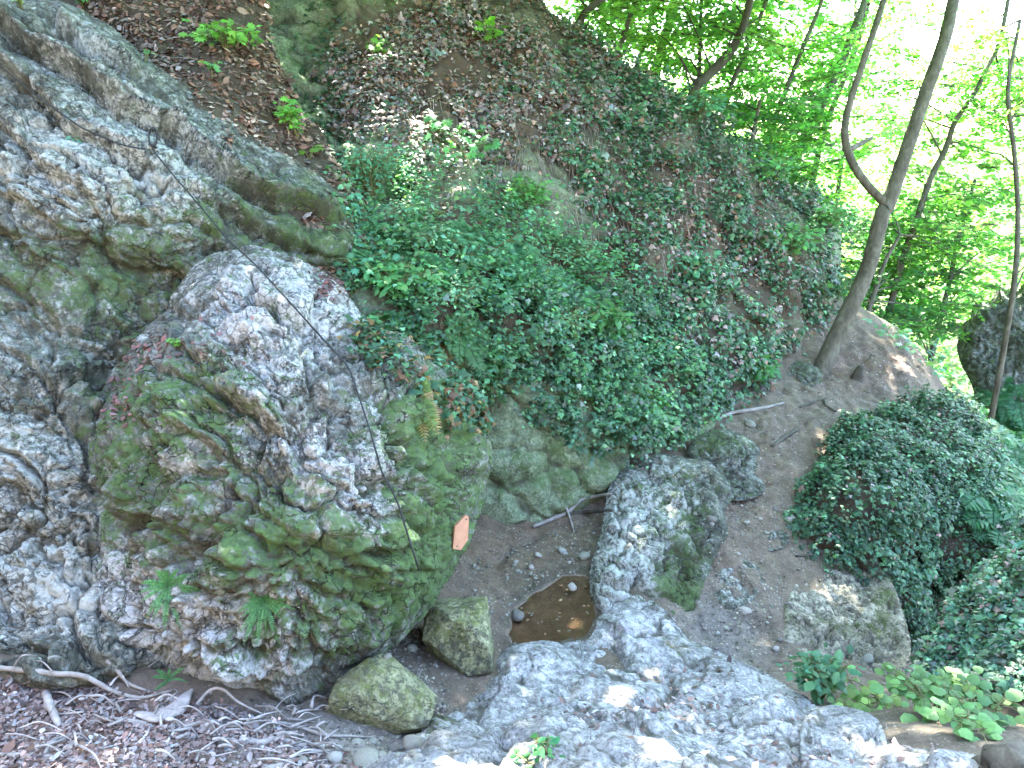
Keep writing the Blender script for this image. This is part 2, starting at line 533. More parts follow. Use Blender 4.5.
M_STEM = simple_noise_mat("stem", [(0.3, (0.09, 0.07, 0.045)), (0.7, (0.22, 0.18, 0.13))], 20, 0.8, 0.2, 0.004, use_col=True)


def ground_material():
    m, nt, out = new_mat("earth"); g = N(nt)
    co = g.node("ShaderNodeTexCoord").outputs['Object']
    a = g.attr("col").outputs['Color']
    n2 = g.noise(co, 9.0, 8, 0.72); n3 = g.noise(co, 55.0, 5, 0.75)
    c = g.mix(0.9, a, g.ramp(n2, [(0.3, (0.55, 0.53, 0.5)), (0.68, (1.45, 1.4, 1.35))]), 'MULTIPLY')
    c = g.mix(0.8, c, g.ramp(n3, [(0.3, (0.6, 0.6, 0.6)), (0.7, (1.35, 1.35, 1.35))]), 'MULTIPLY')
    vo = g.node("ShaderNodeTexVoronoi"); vo.inputs['Scale'].default_value = 42.0; g.l(co, vo.inputs['Vector'])
    st = g.math('MULTIPLY', g.rng(vo.outputs['Distance'], 0.32, 0.2), g.rng(g.noise(co, 6.0, 3), 0.5, 0.6))
    c = g.mix(g.math('MULTIPLY', st, 0.5), c, (0.36, 0.34, 0.31))
    p = g.node("ShaderNodeBsdfPrincipled"); g.l(c, p.inputs['Base Color'])
    wet = g.attr("wet").outputs['Fac']
    g.l(g.rng(wet, 0, 1, 0.92, 0.42), p.inputs['Roughness']); p.inputs['Specular IOR Level'].default_value = 0.35
    nb = g.bump(n3, 0.6, 0.02); nb = g.bump(g.noise(co, 150, 3, 0.7), 0.5, 0.006, nb)
    g.l(nb, p.inputs['Normal']); g.l(p.outputs[0], out.inputs[0])
    return m


M_EARTH = ground_material()


# ------------------------------------------------------------------ relief rocks
BED = nrm(0.82 * UPV + 0.50 * RGT - 0.2 * FWD)
BED2 = nrm(np.cross(BED, FWD))
BED3 = np.cross(BED, BED2)


CRACK = {}


def rock_disp(P, seed, big=0.10, block=0.07, small=0.022, fine=0.012, strata=0.0, bs=4.0, an=(0.55, 1.25, 0.8), pits=0.0, macro=0.0):
    Q = np.stack([P @ BED2, P @ BED, P @ BED3], 1)
    W = np.stack([fbm(P * 1.9 + 5, 4, seed + 90), fbm(P * 1.9 + 31, 4, seed + 91), fbm(P * 1.9 + 57, 4, seed + 92)], 1)
    W2 = np.stack([fbm(P * 9 + 5, 2, seed + 93), fbm(P * 9 + 31, 2, seed + 94), fbm(P * 9 + 57, 2, seed + 95)], 1)
    Qw = Q + W * 0.22 + W2 * 0.025
    low = big * fbm(P * 1.2, 4, seed)
    if macro:
        f1, f2, r, tl = voronoi((Q + W * 0.16) * np.array([1.5, 2.3, 1.8]), seed + 15, delta=True)
        e = f2 - f1
        low = low + macro * (((r - 0.5) * 0.5 + 0.9 * tl) * sstep(0.0, 0.5, e) - 0.4 * (1 - sstep(0.0, 0.22, e)))
    f1, f2, r, tl = voronoi(Qw * np.array(an) * bs, seed + 10, delta=True)
    e = f2 - f1
    g1 = 1 - sstep(0.0, 0.09, e)
    D = block * (((r - 0.5) * 0.45 + 0.8 * tl) * sstep(0.0, 0.40, e) - 0.75 * (1 - sstep(0.0, 0.2, e)))
    f1, f2, r, tl = voronoi((Qw + W * 0.1) * np.array(an) * bs * 2.5, seed + 20, delta=True)
    e = f2 - f1
    msk = 0.3 + 0.7 * sstep(-0.2, 0.15, fbm(P * 2.4 + 9, 3, seed + 71))
    g2 = (1 - sstep(0.0, 0.15, e)) * msk
    D = D + msk * small * ((r - 0.5) * 0.45 + 1.0 * tl) * sstep(0, 0.4, e) - small * 0.8 * (1 - sstep(0.0, 0.24, e)) * msk
    f1, f2, r, tl = voronoi((P + W2 * 0.05) * bs * 6.0, seed + 25, delta=True)
    D = D + small * 0.30 * ((r - 0.5) * .5 + 1.0 * tl) * sstep(0, .3, f2 - f1)
    D = D + fine * 1.8 * fbm(P * 12, 4, seed + 30, 0.6) + fine * 1.2 * ridged(P * 22, 3, seed + 40)
    if pits:
        f1, f2, r = voronoi((P + W * 0.06) * 15.0, seed + 50)
        D = D - pits * sstep(0.5, 0.15, f1) * (r > 0.5)
    if np.ndim(strata) or strata:
        s = Q[:, 1] / 0.27 + 0.55 * fbm(P * 0.9, 3, seed + 60) + 0.18 * fbm(P * 4, 3, seed + 61)
        fr = s - np.floor(s)
        prof = np.where(fr < 0.13, fr / 0.13, (1 - fr) / 0.87)
        hh = h01(np.floor(s).astype(np.int64), np.zeros(len(s), np.int64), np.zeros(len(s), np.int64), seed)
        D = D + strata * (prof - 0.5) * (0.45 + 1.3 * hh)
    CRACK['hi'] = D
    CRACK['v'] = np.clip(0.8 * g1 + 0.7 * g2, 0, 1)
    return low


def relief(name, outline, ctrl, step, mat, disp, edge=(0.3, 40), thick=1.5, moss=None, pale=None, moss_up=0.0, lam=1e-4, seed=0, paintbase=0.0, smoothn=4, col=None, soil=None, himul=None):
    """a solid: its front face follows real depths inside a traced outline, is rounded off at the rim,
    broken up along its normals, and closed behind"""
    poly = smooth_closed(outline, smoothn)
    c = np.asarray(ctrl, float)
    f = tps(c[:, :2], c[:, 2], lam)
    x0, y0 = poly.min(0) - 2 * step; x1, y1 = poly.max(0) + 2 * step
    xs = np.arange(x0, x1, step); ys = np.arange(y0, y1, step)
    GX, GY = np.meshgrid(xs, ys); q = np.stack([GX.ravel(), GY.ravel()], 1)
    sd, near = poly_sd(poly, q)
    # jagged rim
    keep = sd > -0.72 * step
    snap = keep & (sd < 0)
    q0 = q.copy()
    q[snap] = near[snap]
    d = f(q)
    t0 = np.clip((np.maximum(sd, 0) + 0.06 * edge[1]) / edge[1], 0, 1)
    PG = at(q0[:, 0], q0[:, 1], f(q0) + edge[0] * (1 - np.sqrt(np.clip(1 - (1 - t0) ** 2, 0, 1)))).reshape(GX.shape + (3,))
    R, rpx = edge
    t = np.clip(np.maximum(sd, 0) / rpx, 0.10, 1)
    d = d + R * (1 - np.sqrt(np.clip(1 - (1 - t) ** 2, 0, 1)))
    P = at(q[:, 0], q[:, 1], d)
    H, W = GX.shape
    nr = np.cross(np.gradient(PG, axis=1), np.gradient(PG, axis=0)).reshape(-1, 3)
    nr = nrm(nr)
    flip = (nr * (CAM - P)).sum(1) < 0
    nr[flip] *= -1
    ki = np.where(keep)[0]
    remap = -np.ones(len(q), int); remap[ki] = np.arange(len(ki))
    CRACK.pop('v', None)
    D = disp(P[ki], q[ki, 0], q[ki, 1])
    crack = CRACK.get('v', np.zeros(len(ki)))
    if 'hi' in CRACK:
        hi = CRACK.pop('hi')
        face = np.clip((nr[ki] * nrm(CAM - P[ki])).sum(1) * 1.9 - 0.1, 0.05, 1)
        if himul is not None: hi = hi * himul(q[ki, 0], q[ki, 1])
        D = D + hi * face * (0.5 + 0.5 * np.clip(np.maximum(sd[ki], 0) / (rpx * 0.9), 0, 1)) * (0.12 + 0.88 * sstep(0, 11, sd[ki]))
    # rim keeps its outline: less displacement there
    rimw = 0.35 + 0.65 * np.clip(np.maximum(sd[ki], 0) / (rpx * 0.5), 0, 1)
    V = P[ki] + nr[ki] * (D * rimw)[:, None]
    idx = np.arange(H * W).reshape(H, W)
    quads = np.stack([idx[:-1, :-1], idx[1:, :-1], idx[1:, 1:], idx[:-1, 1:]], -1).reshape(-1, 4)
    ok = keep[quads].all(1) & (sd[quads] > 0).any(1)
    quads = remap[quads[ok]]
    used = np.zeros(len(V), bool); used[quads.ravel()] = True
    # final normals of the broken surface
    VG = np.zeros((H * W, 3)); VG[:] = P; VG[ki] = V; VG = VG.reshape(H, W, 3)
    n2 = nrm(np.cross(np.gradient(VG, axis=1), np.gradient(VG, axis=0)).reshape(-1, 3))[ki]
    n2[(n2 * (CAM - V)).sum(1) < 0] *= -1
    # boundary edges -> side walls and back
    E = np.concatenate([quads[:, [0, 1]], quads[:, [1, 2]], quads[:, [2, 3]], quads[:, [3, 0]]])
    key = np.sort(E, 1); kk = key[:, 0].astype(np.int64) * len(V) + key[:, 1]
    u, first, cnt = np.unique(kk, return_index=True, return_counts=True)
    be = E[first[cnt == 1]]
    bv = np.unique(be); bm = -np.ones(len(V), int); bm[bv] = np.arange(len(bv))
    ray = nrm(V[bv] - CAM)
    cen = V[bv].mean(0)
    r1 = V[bv] + ray * thick * 0.5 + (cen - V[bv]) * 0.05
    r2 = V[bv] + ray * thick + (cen - V[bv]) * 0.35
    n0 = len(V); nb = len(bv)
    back = (cen + nrm(cen - CAM) * thick * 1.3)[None]
    allV = np.vstack([V, r1, r2, back])
    a, b = be[:, 0], be[:, 1]
    a1, b1 = bm[a] + n0, bm[b] + n0
    a2, b2 = a1 + nb, b1 + nb
    sides = np.concatenate([np.stack([b, a, a1, b1], 1), np.stack([b1, a1, a2, b2], 1)])
    tri = np.stack([b2, a2, np.full(len(a), n0 + 2 * nb)], 1)
    px, py = q[ki, 0], q[ki, 1]
    up = n2[:, 2]
    mo = paintbase + (blobs(px, py, moss) if moss else 0) + moss_up * np.clip(up, -0.2, 1) + np.zeros(len(V))
    pa = (blobs(px, py, pale) if pale else np.zeros(len(V)))
    ext = len(allV) - len(V)
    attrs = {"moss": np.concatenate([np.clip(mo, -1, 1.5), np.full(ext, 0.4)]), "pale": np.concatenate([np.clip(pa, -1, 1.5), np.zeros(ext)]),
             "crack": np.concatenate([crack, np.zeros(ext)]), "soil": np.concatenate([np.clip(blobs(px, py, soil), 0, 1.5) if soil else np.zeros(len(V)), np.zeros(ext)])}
    if col is not None:
        attrs["col"] = np.vstack([col(V, px, py), np.tile([0.1, 0.08, 0.06], (ext, 1))]); attrs["wet"] = np.zeros(len(allV))
    me = make_mesh(name, allV, [quads, sides, tri], attrs, True, flat_from=len(quads))
    o = link(name, me, mat)
    s = dict(V=V, N=n2, px=px, py=py, quads=quads, obj=o)
    return s


def sample(s, n, weight=None, seed=None):
    """random points on a relief or ground surface, by area and weight(px,py,V,N)"""
    q = s['quads']; V = s['V']
    c = V[q].mean(1)
    ar = np.linalg.norm(np.cross(V[q[:, 2]] - V[q[:, 0]], V[q[:, 3]] - V[q[:, 1]]), axis=1) * 0.5
    cpx, cpy = s['px'][q].mean(1), s['py'][q].mean(1)
    nn = nrm(s['N'][q].mean(1))
    w = ar * (weight(cpx, cpy, c, nn) if weight is not None else 1)
    w = np.clip(w, 0, None)
    if w.sum() <= 0: return np.zeros((0, 3)), np.zeros((0, 3)), np.zeros(0), np.zeros(0)
    k = rng.choice(len(q), n, p=w / w.sum())
    a, b = rng.random(n), rng.random(n)
    P = (V[q[k, 0]] * ((1 - a) * (1 - b))[:, None] + V[q[k, 1]] * (a * (1 - b))[:, None] + V[q[k, 2]] * (a * b)[:, None] + V[q[k, 3]] * ((1 - a) * b)[:, None])
    return P, nn[k], cpx[k], cpy[k]


def inpoly(poly, px, py):
    return (poly_sd(smooth_closed(poly, 3), np.stack([px, py], 1))[0])


# ------------------------------------------------------------------ SETTING: ground
POOL = [(509, 634), (512, 612), (528, 596), (548, 586), (566, 578), (586, 576), (594, 588), (596, 612), (588, 632), (560, 640), (530, 641)]
gp = [(555, 605, 5.50), (470, 590, 5.45), (470, 560, 5.95), (540, 545, 6.35), (600, 530, 6.5), (590, 560, 6.05), (640, 600, 5.5),
      (500, 640, 4.95), (450, 690, 4.35), (380, 720, 3.95), (330, 740, 3.7), (280, 720, 3.7), (420, 740, 3.9), (100, 690, 3.65), (0, 680, 3.65), (100, 740, 3.3), (0, 760, 3.2),
      (200, 760, 3.3), (250, 700, 3.75), (330, 765, 3.45), (-150, 720, 3.3), (-150, 900, 2.4), (100, 900, 2.4), (300, 900, 2.45),
      (720, 640, 5.4), (735, 580, 5.9), (700, 620, 5.5), (760, 620, 5.6), (720, 500, 6.85), (740, 540, 6.35), (760, 450, 7.45), (790, 480, 7.1), (760, 420, 7.9), (820, 385, 8.7), (800, 400, 8.35), (840, 420, 8.0),
      (880, 360, 9.2), (920, 380, 9.0), (860, 345, 9.5), (910, 340, 10.2), (820, 660, 5.2), (780, 650, 5.3), (860, 680, 4.8), (700, 690, 4.6), (560, 700, 4.25), (600, 760, 3.35),
      (900, 720, 3.75), (960, 740, 3.35), (1050, 760, 3.1), (850, 760, 3.4), (860, 900, 2.5), (1100, 900, 2.4), (600, 900, 2.45), (915, 660, 6.6), (985, 480, 9.5), (1010, 520, 9.0),
      (840, 560, 6.6), (880, 500, 7.4), (930, 430, 8.6)]
GP = at(*np.array(gp).T)
far = [(0, -1, 1.6), (-3, -1, 1.8), (3, -1, 1.6), (0, -6, 8.0), (-6, -4, 8.5), (6, -5, 6.0), (0, -3.5, 4.5), (-3.6, 4.5, 1.6), (-3, 6, 2.2), (-1.5, 8.0, 1.8), (-5, 3, 2.0), (-8, 6, 7),  # unseen ground behind the camera, raised to cut off low sky light
       (0.5, 8.6, 1.4), (2, 9.6, 1.6), (3.2, 10.6, 2.0), (0, 12, 4.4), (-4, 12, 6), (2, 13, 3.0), (4.5, 13, 1.2), (6, 11.5, 0.2), (8, 12, -1.2), (7, 9, -1.2), (9, 9, -2.0), (6, 7, -1.0), (5.2, 6.3, -0.9),
       (11, 13, -2.4), (8, 17, -1.6), (14, 18, -2.8), (4, 18, 1.2), (0, 18, 3.8), (-6, 18, 7), (-12, 14, 8), (-12, 26, 9), (2, 26, 1.5), (10, 26, -2.5), (20, 28, -2.2), (18, 12, -2.5), (12, 5, -2), (8, 3, -0.5), (12, -6, 2.5), (-12, -5, 11), (-14, 4, 12), (30, 10, -2), (30, -10, 0),
       (0, 45, 0), (25, 45, -2), (-25, 45, 6), (45, 45, -1), (-40, 0, 8), (-40, 60, 6), (45, 70, -1), (0, 75, -1), (0, -40, 14), (45, -40, 6), (-45, -40, 14)]
FP = np.array(far, float)
allp = np.vstack([GP, FP])
gfun = tps(allp[:, :2], allp[:, 2], 2e-6)


def axis(a, b, step, lo, hi):
    mid = np.arange(a, b, step)
    def ext(x0, x1):
        n = 26; t = np.linspace(0, 1, n + 1)[1:] ** 2.2
        return x0 + (x1 - x0) * t
    return np.concatenate([ext(a, lo)[::-1], mid, ext(mid[-1], hi)])


gx = axis(-4.5, 8.5, 0.032, -160, 160); gy = axis(0.6, 12.5, 0.034, -120, 240)
GXX, GYY = np.meshgrid(gx, gy)
gq = np.stack([GXX.ravel(), GYY.ravel()], 1)
gcl = np.clip(gq, [-45, -40], [45, 75])
gz = gfun(gcl)
gP = np.stack([gq[:, 0], gq[:, 1], gz], 1)
nearw = np.exp(-(np.maximum(np.hypot(gq[:, 0] - 1, gq[:, 1] - 5) - 8, 0) / 4) ** 2)
gpx, gpy, gd = project(gP)
gfront = gd > 0.3
px_, py_ = np.where(gfront, gpx, -9e3), np.where(gfront, gpy, -9e3)
pathm = np.clip(blobs(px_, py_, [(720, 560, 60, 110, 1), (740, 640, 60, 40, 1), (790, 440, 70, 50, 1), (870, 370, 70, 30, 1)]), 0, 1)
f1, f2, rr = voronoi(gP * np.array([6, 6, 6.]), 5)
gz = gz + nearw * (0.05 * fbm(gP * 2.3, 4, 3) + 0.022 * fbm(gP * 9, 4, 4, 0.6) + 0.09 * pathm * ((rr - 0.5) * sstep(0, .2, f2 - f1)) + 0.03 * pathm * fbm(gP * 6, 3, 91))
gz = gz + (1 - nearw) * 0.5 * fbm(gP * 0.25, 3, 8)
# the pool hollow
psd, _ = poly_sd(smooth_closed(POOL, 5), np.stack([px_, py_], 1))
psd = psd + 5.0 * fbm(gP * 4.5, 4, 88) - 1
inside = psd > 0
near_pool = np.exp(-np.maximum(-psd, 0) / 14.0) * (psd <= 0)
gz = np.where(inside, np.minimum(gz, 0) * 0 - 0.012 - 0.0035 * np.minimum(psd, 20) + 0.008 * fbm(gP * 11, 3, 77), gz)
gz = np.where((psd <= 0) & (near_pool > 0.05), np.maximum(gz * (1 - near_pool) + 0.022 * near_pool, 0.010), gz)
gP[:, 2] = gz
gpx, gpy, gd = project(gP)
px_, py_ = np.where(gfront, gpx, -9e3), np.where(gfront, gpy, -9e3)

gcol = np.tile(np.array([0.12, 0.10, 0.075]), (len(gP), 1))


def blend(w, c):
    global gcol
    w = np.clip(w, 0, 1)[:, None]
    gcol = gcol * (1 - w) + np.array(c) * w


nz = fbm(gP * 3.1, 4, 55)
blend(blobs(px_, py_, [(530, 560, 80, 60, 1.3), (480, 590, 50, 40, 1.)]) + nz * 0.3, (0.135, 0.10, 0.068))
blend(blobs(px_, py_, [(720, 560, 60, 110, 1.2), (740, 640, 60, 40, 1.2), (780, 450, 70, 60, .9)]) + nz * 0.4, (0.125, 0.10, 0.076))
blend(blobs(px_, py_, [(720, 630, 40, 40, 1.2)]) + nz * 0.2, (0.14, 0.13, 0.12))
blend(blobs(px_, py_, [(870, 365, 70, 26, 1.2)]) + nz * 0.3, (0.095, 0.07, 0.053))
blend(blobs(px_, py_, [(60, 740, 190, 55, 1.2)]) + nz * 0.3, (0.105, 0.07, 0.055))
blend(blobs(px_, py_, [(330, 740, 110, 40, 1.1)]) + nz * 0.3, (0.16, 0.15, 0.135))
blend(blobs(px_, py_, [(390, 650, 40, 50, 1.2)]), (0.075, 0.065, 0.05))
blend(np.where(inside, 1.0, 0), (0.215, 0.155, 0.112))
blend(near_pool * 1.3 + fbm(gP * 7, 3, 66) * .4 * (near_pool > .1), (0.06, 0.048, 0.036))
fargreen = 1 - nearw
blend(np.maximum(fargreen, sstep(9.5, 11.5, gP[:, 1])), (0.07, 0.09, 0.03))
wet = np.clip(np.where(inside, 1.0, 0) + near_pool + blobs(px_, py_, [(500, 570, 70, 30, 0.5)]), 0, 1)
H, W = GXX.shape
idx = np.arange(H * W).reshape(H, W)
gquads = np.stack([idx[:-1, :-1], idx[:-1, 1:], idx[1:, 1:], idx[1:, :-1]], -1).reshape(-1, 4)
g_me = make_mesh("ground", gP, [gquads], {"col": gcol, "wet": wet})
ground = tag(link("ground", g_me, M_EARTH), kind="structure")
PG = gP.reshape(H, W, 3)
gN = nrm(np.cross(np.gradient(PG, axis=1), np.gradient(PG, axis=0)).reshape(-1, 3)); gN[gN[:, 2] < 0] *= -1
S_GROUND = dict(V=gP, N=gN, px=px_, py=py_, quads=gquads, obj=ground)


def gh(x, y):
    """height of the ground sheet"""
    i = int(np.clip(np.searchsorted(gy, y), 0, H - 1)); j = int(np.clip(np.searchsorted(gx, x), 0, W - 1))
    return float(PG[i, j, 2])


# water
wp = smooth_closed(POOL, 5)
cw = wp.mean(0)
wp = cw + (wp - cw) * 1.12
dirs = at(wp[:, 0], wp[:, 1], np.ones(len(wp))) - CAM
wV = CAM + dirs * ((0.0 - CAM[2]) / dirs[:, 2])[:, None]
cV = wV.mean(0)
rings = [cV[None]] + [cV + (wV - cV) * t for t in (0.33, 0.66, 1.0)]
V = np.vstack(rings); n = len(wV)
ccw = np.cross(wV[5] - cV, wV[9] - cV)[2] > 0
tr = [(0, 1 + k, 1 + (k + 1) % n) for k in range(n)]
qd = [(1 + r * n + k, 1 + (r + 1) * n + k, 1 + (r + 1) * n + (k + 1) % n, 1 + r * n + (k + 1) % n) for r in range(2) for k in range(n)]
tr, qd = np.array(tr), np.array(qd)
if not ccw: tr, qd = tr[:, ::-1], qd[:, ::-1]
m, nt, out = new_mat("pool_water"); g = N(nt)
co = g.node("ShaderNodeTexCoord").outputs['Object']
gl = g.node("ShaderNodeBsdfGlass"); gl.inputs['IOR'].default_value = 1.33; gl.inputs['Roughness'].default_value = 0.02; gl.inputs['Color'].default_value = (0.86, 0.66, 0.45, 1)
tp = g.node("ShaderNodeBsdfTransparent"); tp.inputs['Color'].default_value = (0.80, 0.72, 0.62, 1)
gs = g.node("ShaderNodeBsdfGlossy"); gs.inputs['Roughness'].default_value = 0.04
fr = g.node("ShaderNodeFresnel"); fr.inputs['IOR'].default_value = 1.33
mx = g.node("ShaderNodeMixShader"); g.l(fr.outputs[0], mx.inputs[0]); g.l(tp.outputs[0], mx.inputs[1]); g.l(gs.outputs[0], mx.inputs[2])
bn = g.bump(g.noise(co, 9, 2), 0.12, 0.01); g.l(bn, gs.inputs['Normal']); g.l(bn, fr.inputs['Normal'])
g.l(mx.outputs[0], out.inputs[0])
water = tag(link("water", make_mesh("water", V, [np.array(tr), np.array(qd)]), m), kind="structure")

# ------------------------------------------------------------------ SETTING: cliffs and banks
S_BACK = relief("cliff_behind",
    [(230, -300), (420, -260), (500, -90), (545, 0), (575, 28), (615, 58), (650, 78), (700, 112), (760, 168), (812, 200), (838, 222), (842, 270), (825, 330), (806, 362), (775, 392), (730, 420), (700, 465), (650, 500), (600, 535), (500, 575), (420, 600), (370, 540), (290, 300), (240, 100)],
    [(500, 530, 6.5), (500, 490, 6.55), (520, 440, 6.5), (560, 525, 6.62), (560, 470, 6.65), (605, 505, 6.8), (600, 440, 6.8), (640, 470, 7.15), (500, 570, 6.6), (600, 535, 6.9), (450, 400, 6.5), (430, 500, 6.8), (460, 330, 6.15), (400, 310, 5.95), (350, 270, 6.2), (370, 190, 7.0), (450, 240, 6.75), (530, 310, 6.75), (520, 220, 7.6), (560, 150, 8.2), (600, 270, 7.7), (600, 370, 7.05),
     (680, 390, 7.7), (740, 390, 8.4), (790, 350, 9.1), (815, 260, 9.7), (720, 260, 8.7), (720, 170, 9.3), (640, 95, 9.5), (570, 45, 9.4), (480, 60, 8.7), (400, 60, 8.3), (335, 110, 8.0), (320, 0, 8.6), (450, -100, 9.6), (300, -250, 10.2), (330, 400, 6.3), (680, 460, 7.6)],
    2.6, M_WALL,
    lambda P, px, py: rock_disp(P, 3, 0.22, 0.10, 0.02, 0.01, bs=2.0), himul=lambda px, py: 1 - 0.6 * np.clip(blobs(px, py, [(560, 460, 90, 60, 1)]), 0, 1),
    edge=(0.9, 45), thick=2.2,
    moss=[(560, 470, 90, 50, .5), (320, 60, 60, 100, .3), (690, 250, 80, 60, .2)], pale=[(560, 190, 50, 60, .3)], moss_up=0.15,
    soil=[(430, 60, 130, 80, 1), (560, 90, 90, 60, .9), (690, 200, 110, 70, .9), (780, 290, 60, 60, .8), (450, 270, 110, 80, .9), (600, 330, 100, 70, .9), (690, 370, 60, 40, .8)])
tag(S_BACK['obj'], kind="structure")

left_soft = lambda px, py: 1 - 0.72 * np.clip(blobs(px, py, [(60, 270, 110, 55, .8), (170, 90, 130, 50, 1), (300, 190, 90, 60, 1)]), 0, 1)
S_LEFT = relief("cliff_left",
    [(-260, -190), (-120, -90), (-20, -28), (60, 2), (112, 26), (160, 66), (205, 100), (255, 138), (305, 165), (340, 192), (356, 232), (342, 262), (300, 276), (250, 300), (215, 420), (235, 600), (245, 705), (150, 700), (0, 690), (-260, 660)],
    [(0, 0, 5.5), (-200, 0, 4.9), (100, 50, 5.5), (200, 115, 5.75), (300, 190, 5.9), (335, 240, 5.85), (260, 220, 5.6), (180, 200, 5.15), (185, 255, 5.15), (100, 200, 4.85), (0, 150, 4.9), (0, 290, 4.75), (100, 300, 4.85), (150, 280, 5.1), (60, 400, 4.4), (60, 500, 4.2), (120, 380, 4.8), (0, 600, 3.95), (60, 625, 3.75), (0, 660, 3.65), (150, 660, 3.8), (-200, 500, 3.9), (-200, 200, 4.5), (200, 400, 5.0), (230, 600, 4.6), (130, 480, 4.5)],
    2.0, M_CLIFF,
    lambda P, px, py: rock_disp(P, 21, 0.10, 0.11 * left_soft(px, py), 0.055 * left_soft(px, py), 0.012 * left_soft(px, py),
                                strata=0.21 * np.clip(blobs(px, py, [(170, 110, 190, 75, 1.1), (300, 200, 80, 70, 1), (0, 30, 120, 60, .8)]), 0, 1) + 0.03, bs=3.0, macro=0.10) - 0.05 * blobs(px, py, [(70, 270, 90, 50, 1)]),
    edge=(0.35, 30), thick=1.6,
    moss=[(70, 270, 130, 60, .55), (260, 210, 120, 60, .42), (330, 240, 60, 40, .5), (60, 420, 80, 50, .25), (40, 100, 160, 60, .12), (130, 350, 60, 80, .35), (60, 540, 80, 40, .25)],
    pale=[(60, 600, 120, 40, .9), (0, 420, 50, 110, .4), (60, 165, 110, 70, .45), (180, 200, 40, 40, .5), (50, 480, 60, 60, .6), (150, 130, 120, 60, .45), (60, 40, 60, 30, .4), (100, 210, 60, 30, .4), (30, 560, 60, 50, .6)], moss_up=0.05)
tag(S_LEFT['obj'], kind="structure")

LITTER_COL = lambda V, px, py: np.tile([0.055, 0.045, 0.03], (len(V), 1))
S_SOIL = relief("soil_slope",
    [(40, -140), (180, -220), (240, -120), (262, -20), (272, 40), (290, 80), (300, 110), (322, 130), (338, 160), (362, 196), (385, 240), (372, 285), (320, 290), (240, 220), (140, 130), (40, 40)],
    [(180, 10, 6.75), (110, -20, 6.6), (60, 30, 6.6), (250, 60, 6.7), (300, 150, 6.5), (335, 210, 6.25), (360, 260, 6.1), (200, 110, 6.0), (280, 190, 6.1), (340, 0, 7.6), (340, 120, 7.0), (250, -150, 7.8), (100, -120, 7.0)],
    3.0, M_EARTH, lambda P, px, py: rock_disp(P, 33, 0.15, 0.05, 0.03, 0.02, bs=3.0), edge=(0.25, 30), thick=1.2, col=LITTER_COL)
tag(S_SOIL['obj'], kind="structure")

S_BANK1 = relief("ivy_bank",
    [(800, 500), (812, 470), (838, 436), (878, 414), (926, 398), (966, 406), (988, 444), (998, 500), (1004, 570), (970, 630), (925, 662), (892, 648), (880, 595), (850, 562), (812, 545), (788, 518)],
    [(850, 420, 7.9), (925, 395, 8.4), (975, 430, 8.1), (815, 480, 7.05), (880, 500, 6.75), (950, 520, 6.9), (895, 600, 6.6), (930, 640, 7.2), (950, 600, 7.2), (870, 450, 7.3), (985, 560, 6.9), (850, 550, 6.5)],
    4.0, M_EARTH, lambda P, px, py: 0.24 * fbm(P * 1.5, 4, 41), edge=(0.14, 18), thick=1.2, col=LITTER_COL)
tag(S_BANK1['obj'], kind="structure")
S_BANK2 = relief("ivy_bank_near",
    [(900, 700), (925, 645), (958, 592), (1000, 552), (1070, 510), (1230, 500), (1230, 790), (1000, 755), (935, 725)],
    [(1000, 590, 4.75), (940, 660, 4.7), (1000, 690, 4.05), (1100, 560, 4.4), (1100, 700, 3.7), (1200, 520, 4.2), (1200, 760, 3.2), (930, 700, 4.35)],
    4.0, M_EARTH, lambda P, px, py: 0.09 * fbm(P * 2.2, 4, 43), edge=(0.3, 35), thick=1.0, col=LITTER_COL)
tag(S_BANK2['obj'], kind="structure")

S_SLAB = relief("bedrock",
    [(428, 712), (455, 694), (482, 672), (505, 650), (540, 640), (578, 640), (594, 622), (612, 604), (640, 600), (668, 612), (690, 640), (745, 662), (795, 688), (850, 722), (930, 748), (1040, 762), (1160, 800), (1160, 930), (280, 930), (320, 800), (372, 760), (415, 738)],
    [(440, 720, 3.9), (500, 668, 4.55), (600, 640, 4.96), (620, 605, 5.24), (655, 612, 5.18), (650, 640, 4.95), (700, 672, 4.6), (560, 700, 4.0), (560, 760, 3.1), (700, 760, 3.05), (700, 715, 3.75), (800, 735, 3.45), (790, 700, 4.0), (900, 762, 3.1), (420, 765, 3.2), (560, 900, 2.2), (900, 900, 2.2), (1100, 810, 2.7), (350, 850, 2.6)],
    1.8, M_SLAB, lambda P, px, py: rock_disp(P, 51, 0.10, 0.06, 0.032, 0.008, bs=2.8, an=(0.6, 1.0, 0.9), pits=0.008, strata=0.07, macro=0.08), edge=(0.22, 26), thick=0.9,
    moss=[(690, 640, 40, 20, .4), (430, 715, 40, 30, .6), (560, 740, 30, 15, .3), (680, 740, 30, 30, .3)], pale=[(560, 680, 200, 60, .42), (640, 625, 50, 20, .6), (760, 720, 80, 30, .4)])
tag(S_SLAB['obj'], kind="structure")

